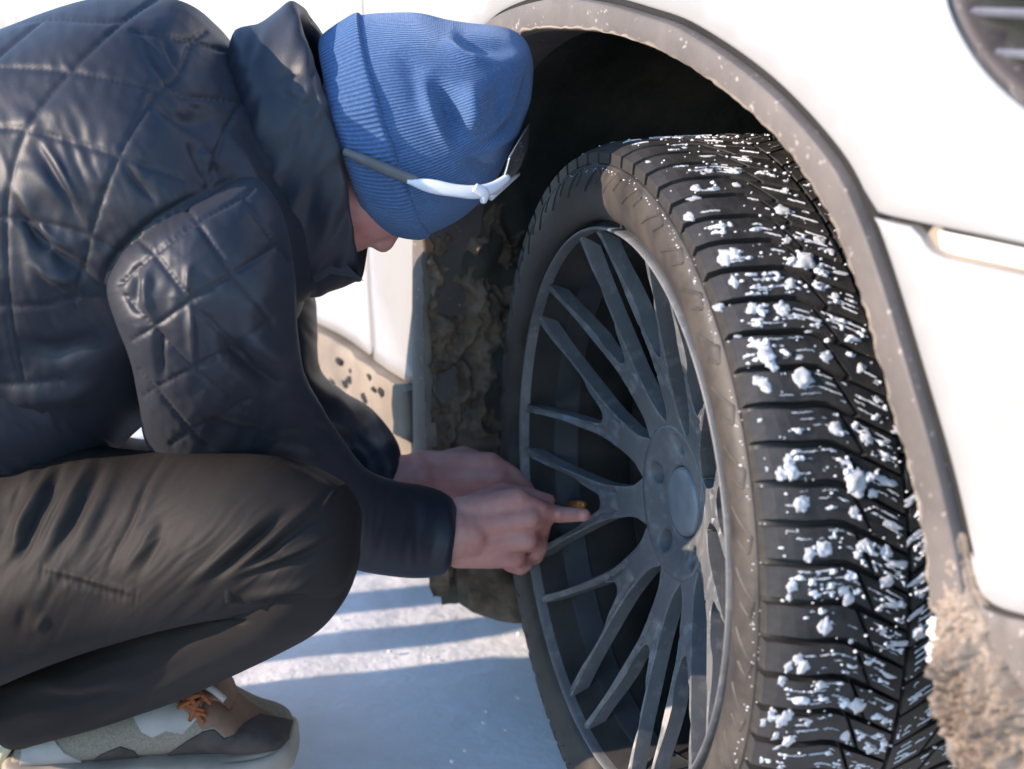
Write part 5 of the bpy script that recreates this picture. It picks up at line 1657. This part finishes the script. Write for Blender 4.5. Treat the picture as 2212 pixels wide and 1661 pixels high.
def build_shoe():
    ys = 1.52
    sh = empty('shoe', tuple(map(float, at(380, 1640, ys) * np.array([1, 1, 0]))))
    keep(sh, person); sh['label'] = 'beige and dark brown trainer with orange laces'
    U = Loft([(36, 1625, 36, 1640, ys, .02), (48, 1590, 44, 1640, ys, .030), (80, 1568, 70, 1635, ys, .034), (130, 1552, 120, 1632, ys, .036), (200, 1526, 190, 1628, ys, .038), (280, 1503, 270, 1622, ys, .039), (360, 1482, 345, 1616, ys - .001, .041), (420, 1472, 410, 1610, ys - .002, .044), (465, 1476, 465, 1605, ys - .003, .047), (505, 1506, 510, 1600, ys - .004, .049), (545, 1530, 550, 1596, ys - .005, .049), (585, 1543, 590, 1592, ys - .006, .046), (612, 1556, 615, 1588, ys - .007, .038), (628, 1570, 629, 1584, ys - .008, .022)], 420, 330, power=0.85)
    wrinkle(U, 20, 120, 60, 0.0016, 91.0, None, False)
    folds(U, [([(555, 1550), (520, 1570), (500, 1600), (470, 1620)], 8, -0.003)])
    up = keep(U.build('upper', SHOE_MESH), sh)
    def ov(name, poly, lift, mat):
        V, F = poly_faces(U, poly, lift)
        keep(link(name, mesh(name, V, F), None, mat), sh)
    ov('toe_guard', [(640, 1560), (560, 1545), (530, 1562), (505, 1588), (485, 1595), (462, 1575), (440, 1580), (405, 1600), (360, 1630), (330, 1660), (660, 1660)], 0.0022, SUEDE)
    ov('vamp', [(490, 1480), (560, 1530), (620, 1560), (585, 1553), (548, 1556), (512, 1585), (490, 1592), (464, 1570), (438, 1574), (425, 1560), (445, 1515)], 0.0012, BROWN)
    ov('quarter_overlay', [(290, 1480), (445, 1440), (440, 1500), (428, 1550), (395, 1585), (360, 1578), (330, 1592), (305, 1580), (292, 1555), (280, 1520)], 0.0018, SHOE_WHITE)
    ov('heel_counter', [(60, 1560), (95, 1555), (110, 1590), (140, 1625), (190, 1650), (210, 1665), (40, 1665)], 0.0020, SHOE_WHITE)
    ov('ankle_lining', [(100, 1580), (100, 1555), (240, 1500), (300, 1480), (230, 1530), (180, 1560), (128, 1600)], 0.0014, SHOE_GREY)
    ov('side_stripe', [(190, 1650), (220, 1628), (260, 1612), (290, 1622), (312, 1650)], 0.0020, SUEDE)
    S = Loft([(20, 1622, 28, 1655, ys, .030), (36, 1612, 40, 1668, ys, .038), (110, 1622, 110, 1674, ys, .042), (220, 1618, 220, 1674, ys, .044), (330, 1610, 330, 1673, ys - .001, .047), (430, 1602, 430, 1672, ys - .002, .051), (510, 1594, 510, 1668, ys - .004, .054), (570, 1584, 570, 1660, ys - .005, .053), (610, 1572, 612, 1650, ys - .007, .046), (632, 1572, 636, 1638, ys - .008, .034), (643, 1588, 644, 1622, ys - .009, .014)], 220, 160, power=0.6)
    folds(S, [([(470, 1648), (560, 1634), (625, 1606)], 4, -0.002), ([(30, 1662), (220, 1668), (420, 1660)], 4, -0.0015)])
    keep(S.build('sole', SOLE), sh)
    # laces and tongue
    for a, b in [((392, 1502), (440, 1560)), ((405, 1495), (430, 1530)), ((385, 1528), (420, 1512)), ((420, 1500), (418, 1545)), ((430, 1490), (455, 1520)), ((400, 1512), (436, 1500)), ((412, 1540), (432, 1512)), ((398, 1520), (440, 1535)), ((404, 1532), (446, 1545)), ((388, 1516), (430, 1548)), ((436, 1506), (410, 1556))]:
        p0, p1 = at(a[0], a[1], ys - .046), at(b[0], b[1], ys - .050)
        mid = (p0 + p1) / 2 + np.array([0, -.006, .003])
        V, F = tube(catmull_nd(np.array([np.r_[p0, 0], np.r_[mid, 0], np.r_[p1, 0]]), 9)[:, :3], [.0022] * 9, 8)
        keep(link('lace', mesh('lace', V, F), None, LACE), sh)
    Tg = Loft([(400, 1478, 395, 1510, ys - .01, .03), (440, 1466, 440, 1500, ys - .012, .033), (470, 1464, 480, 1496, ys - .014, .033), (488, 1478, 498, 1506, ys - .014, .03), (500, 1500, 508, 1520, ys - .014, .024)], 40, 60)
    keep(Tg.build('tongue', BROWN), sh)
    V, F = tube(catmull_nd(np.array([np.r_[at(435, 1476, ys - .04), 0], np.r_[at(462, 1492, ys - .046), 0], np.r_[at(486, 1512, ys - .048), 0]]), 12)[:, :3], [.0035] * 12, 10)
    keep(link('lace_guard', mesh('lace_guard', V, F), None, SHOE_WHITE), sh)
    # heel pull tab
    P = [at(62, 1580, ys - .01), at(28, 1596, ys - .012), at(4, 1630, ys - .012), at(-8, 1665, ys - .012)]
    V = []
    for p in catmull_nd(np.array([np.r_[q, 0] for q in P]), 14)[:, :3]:
        for dx, dy in ((-.007, -.012), (.007, -.012), (.009, .012), (-.005, .012)): V.append(p + np.array([dx, dy, 0]))
    F = [(a * 4 + b, (a + 1) * 4 + b, (a + 1) * 4 + (b + 1) % 4, a * 4 + (b + 1) % 4) for a in range(13) for b in range(4)] + [(0, 1, 2, 3), (55, 54, 53, 52)]
    keep(link('pull_tab', mesh('pull_tab', np.array(V), F), None, TAB), sh)
    # far shoe, mostly hidden behind the shin
    yf = 1.66
    s2 = empty('shoe', tuple(map(float, at(330, 1500, yf) * np.array([1, 1, 0])))); keep(s2, person); s2['label'] = 'far brown shoe, only its toe showing'
    U2 = Loft([(120, 1470, 120, 1535, yf, .03), (200, 1430, 200, 1535, yf, .036), (300, 1430, 300, 1535, yf, .04), (400, 1462, 400, 1532, yf, .044), (462, 1480, 462, 1525, yf, .036), (488, 1496, 488, 1512, yf, .018)], 60, 80)
    keep(U2.build('upper', SUEDE), s2)
    S3 = Loft([(110, 1525, 110, 1558, yf, .034), (300, 1525, 300, 1560, yf, .044), (420, 1522, 420, 1557, yf, .046), (494, 1508, 496, 1538, yf, .02)], 40, 60, power=0.7)
    keep(S3.build('sole', SOLE), s2)
build_shoe()

# ------------------------------------------------------------------ sunglasses worn on the beanie
def build_glasses():
    y0 = YH
    root = empty('sunglasses', tuple(map(float, at(950, 410, y0 - .1))))
    tag(root, 'white framed sports sunglasses with grey temples pushed up on the blue beanie', 'sunglasses')
    def bar(name, pts, w, t, mat):
        P = catmull_nd(np.array([np.r_[at(a, b, y), hw, th_] for (a, b, y), hw, th_ in zip(pts, w, t)]), 40)
        path = P[:, :3]; V = []
        T = np.gradient(path, axis=0); T /= np.linalg.norm(T, axis=1)[:, None]
        for p, tt, hw, th_ in zip(path, T, P[:, 3], P[:, 4]):
            nrm = np.array([0, -1.0, 0]); nrm = nrm - (nrm @ tt) * tt; nrm /= np.linalg.norm(nrm); b = np.cross(tt, nrm)
            for k in range(12):
                a = 2 * math.pi * k / 12
                V.append(p + b * hw * math.cos(a) + nrm * th_ * math.sin(a))
        F = [(i * 12 + k, (i + 1) * 12 + k, (i + 1) * 12 + (k + 1) % 12, i * 12 + (k + 1) % 12) for i in range(39) for k in range(12)] + [tuple(range(12)), tuple(range(479, 467, -1))]
        return keep(link(name, mesh(name, np.array(V), F), None, mat), root)
    for s in (-1, 1):
        Y = lambda q: y0 + s * q
        bar('temple_tip', [(742, 326, Y(.098)), (790, 347, Y(.102)), (840, 368, Y(.105)), (900, 392, Y(.105))], [.0034, .0046, .005, .0048], [.002, .0024, .0025, .0024], GREY_RUBBER)
        bar('temple', [(880, 391, Y(.106)), (930, 402, Y(.106)), (985, 412, Y(.104)), (1030, 415, Y(.100)), (1065, 405, Y(.092)), (1098, 382, Y(.080))], [.0022, .0060, .0056, .0060, .0050, .0032], [.0018, .0026, .0028, .003, .003, .0026], WHITE_PLASTIC)
        bar('hinge', [(1025, 405, Y(.103)), (1045, 418, Y(.100)), (1044, 437, Y(.097))], [.0042, .0048, .0028], [.003, .0034, .0025], WHITE_PLASTIC)
    # wrap-around lens
    n, m = 60, 20
    V = []
    for i in range(n):
        a = -1 + 2 * i / (n - 1)
        for j in range(m):
            b = j / (m - 1)
            back = abs(a) ** 2.2
            hh = 0.5 - 0.16 * abs(a) ** 3
            lo = np.array([1122, 374]) * (1 - back) + np.array([1055, 430]) * back
            hi = np.array([1146, 268]) * (1 - back) + np.array([1102, 340]) * back
            q = lo * (1 - b) + hi * b + np.array([8, 4]) * math.sin(math.pi * b)
            V.append(at(q[0], q[1], y0 + 0.083 * a))
    V = np.array(V)
    i = np.arange(n * m).reshape(n, m)
    Fa = np.stack([i[:-1, :-1].ravel(), i[1:, :-1].ravel(), i[1:, 1:].ravel(), i[:-1, 1:].ravel()], 1)
    V2 = V + np.array([-0.0018, 0, 0.0006])
    b = list(i[0, :]) + list(i[1:, -1]) + list(i[-1, -2::-1]) + list(i[-2:0:-1, 0])
    F = [tuple(f) for f in Fa] + [tuple(f[::-1] + n * m) for f in Fa] + [(b[k], b[k - 1], b[k - 1] + n * m, b[k] + n * m) for k in range(len(b))]
    keep(link('lens', mesh('lens', np.concatenate([V, V2]), F), None, LENS), root)
    # brow bar across the front
    pts = [at(*(np.array([1118, 376]) * (1 - abs(a) ** 2.2) + np.array([1060, 428]) * abs(a) ** 2.2), y0 + .083 * a) for a in np.linspace(-1, 1, 30)]
    V, F = tube(pts, [.0024] * 30, 10)
    keep(link('brow_bar', mesh('brow_bar', V, F), None, WHITE_PLASTIC), root)
build_glasses()
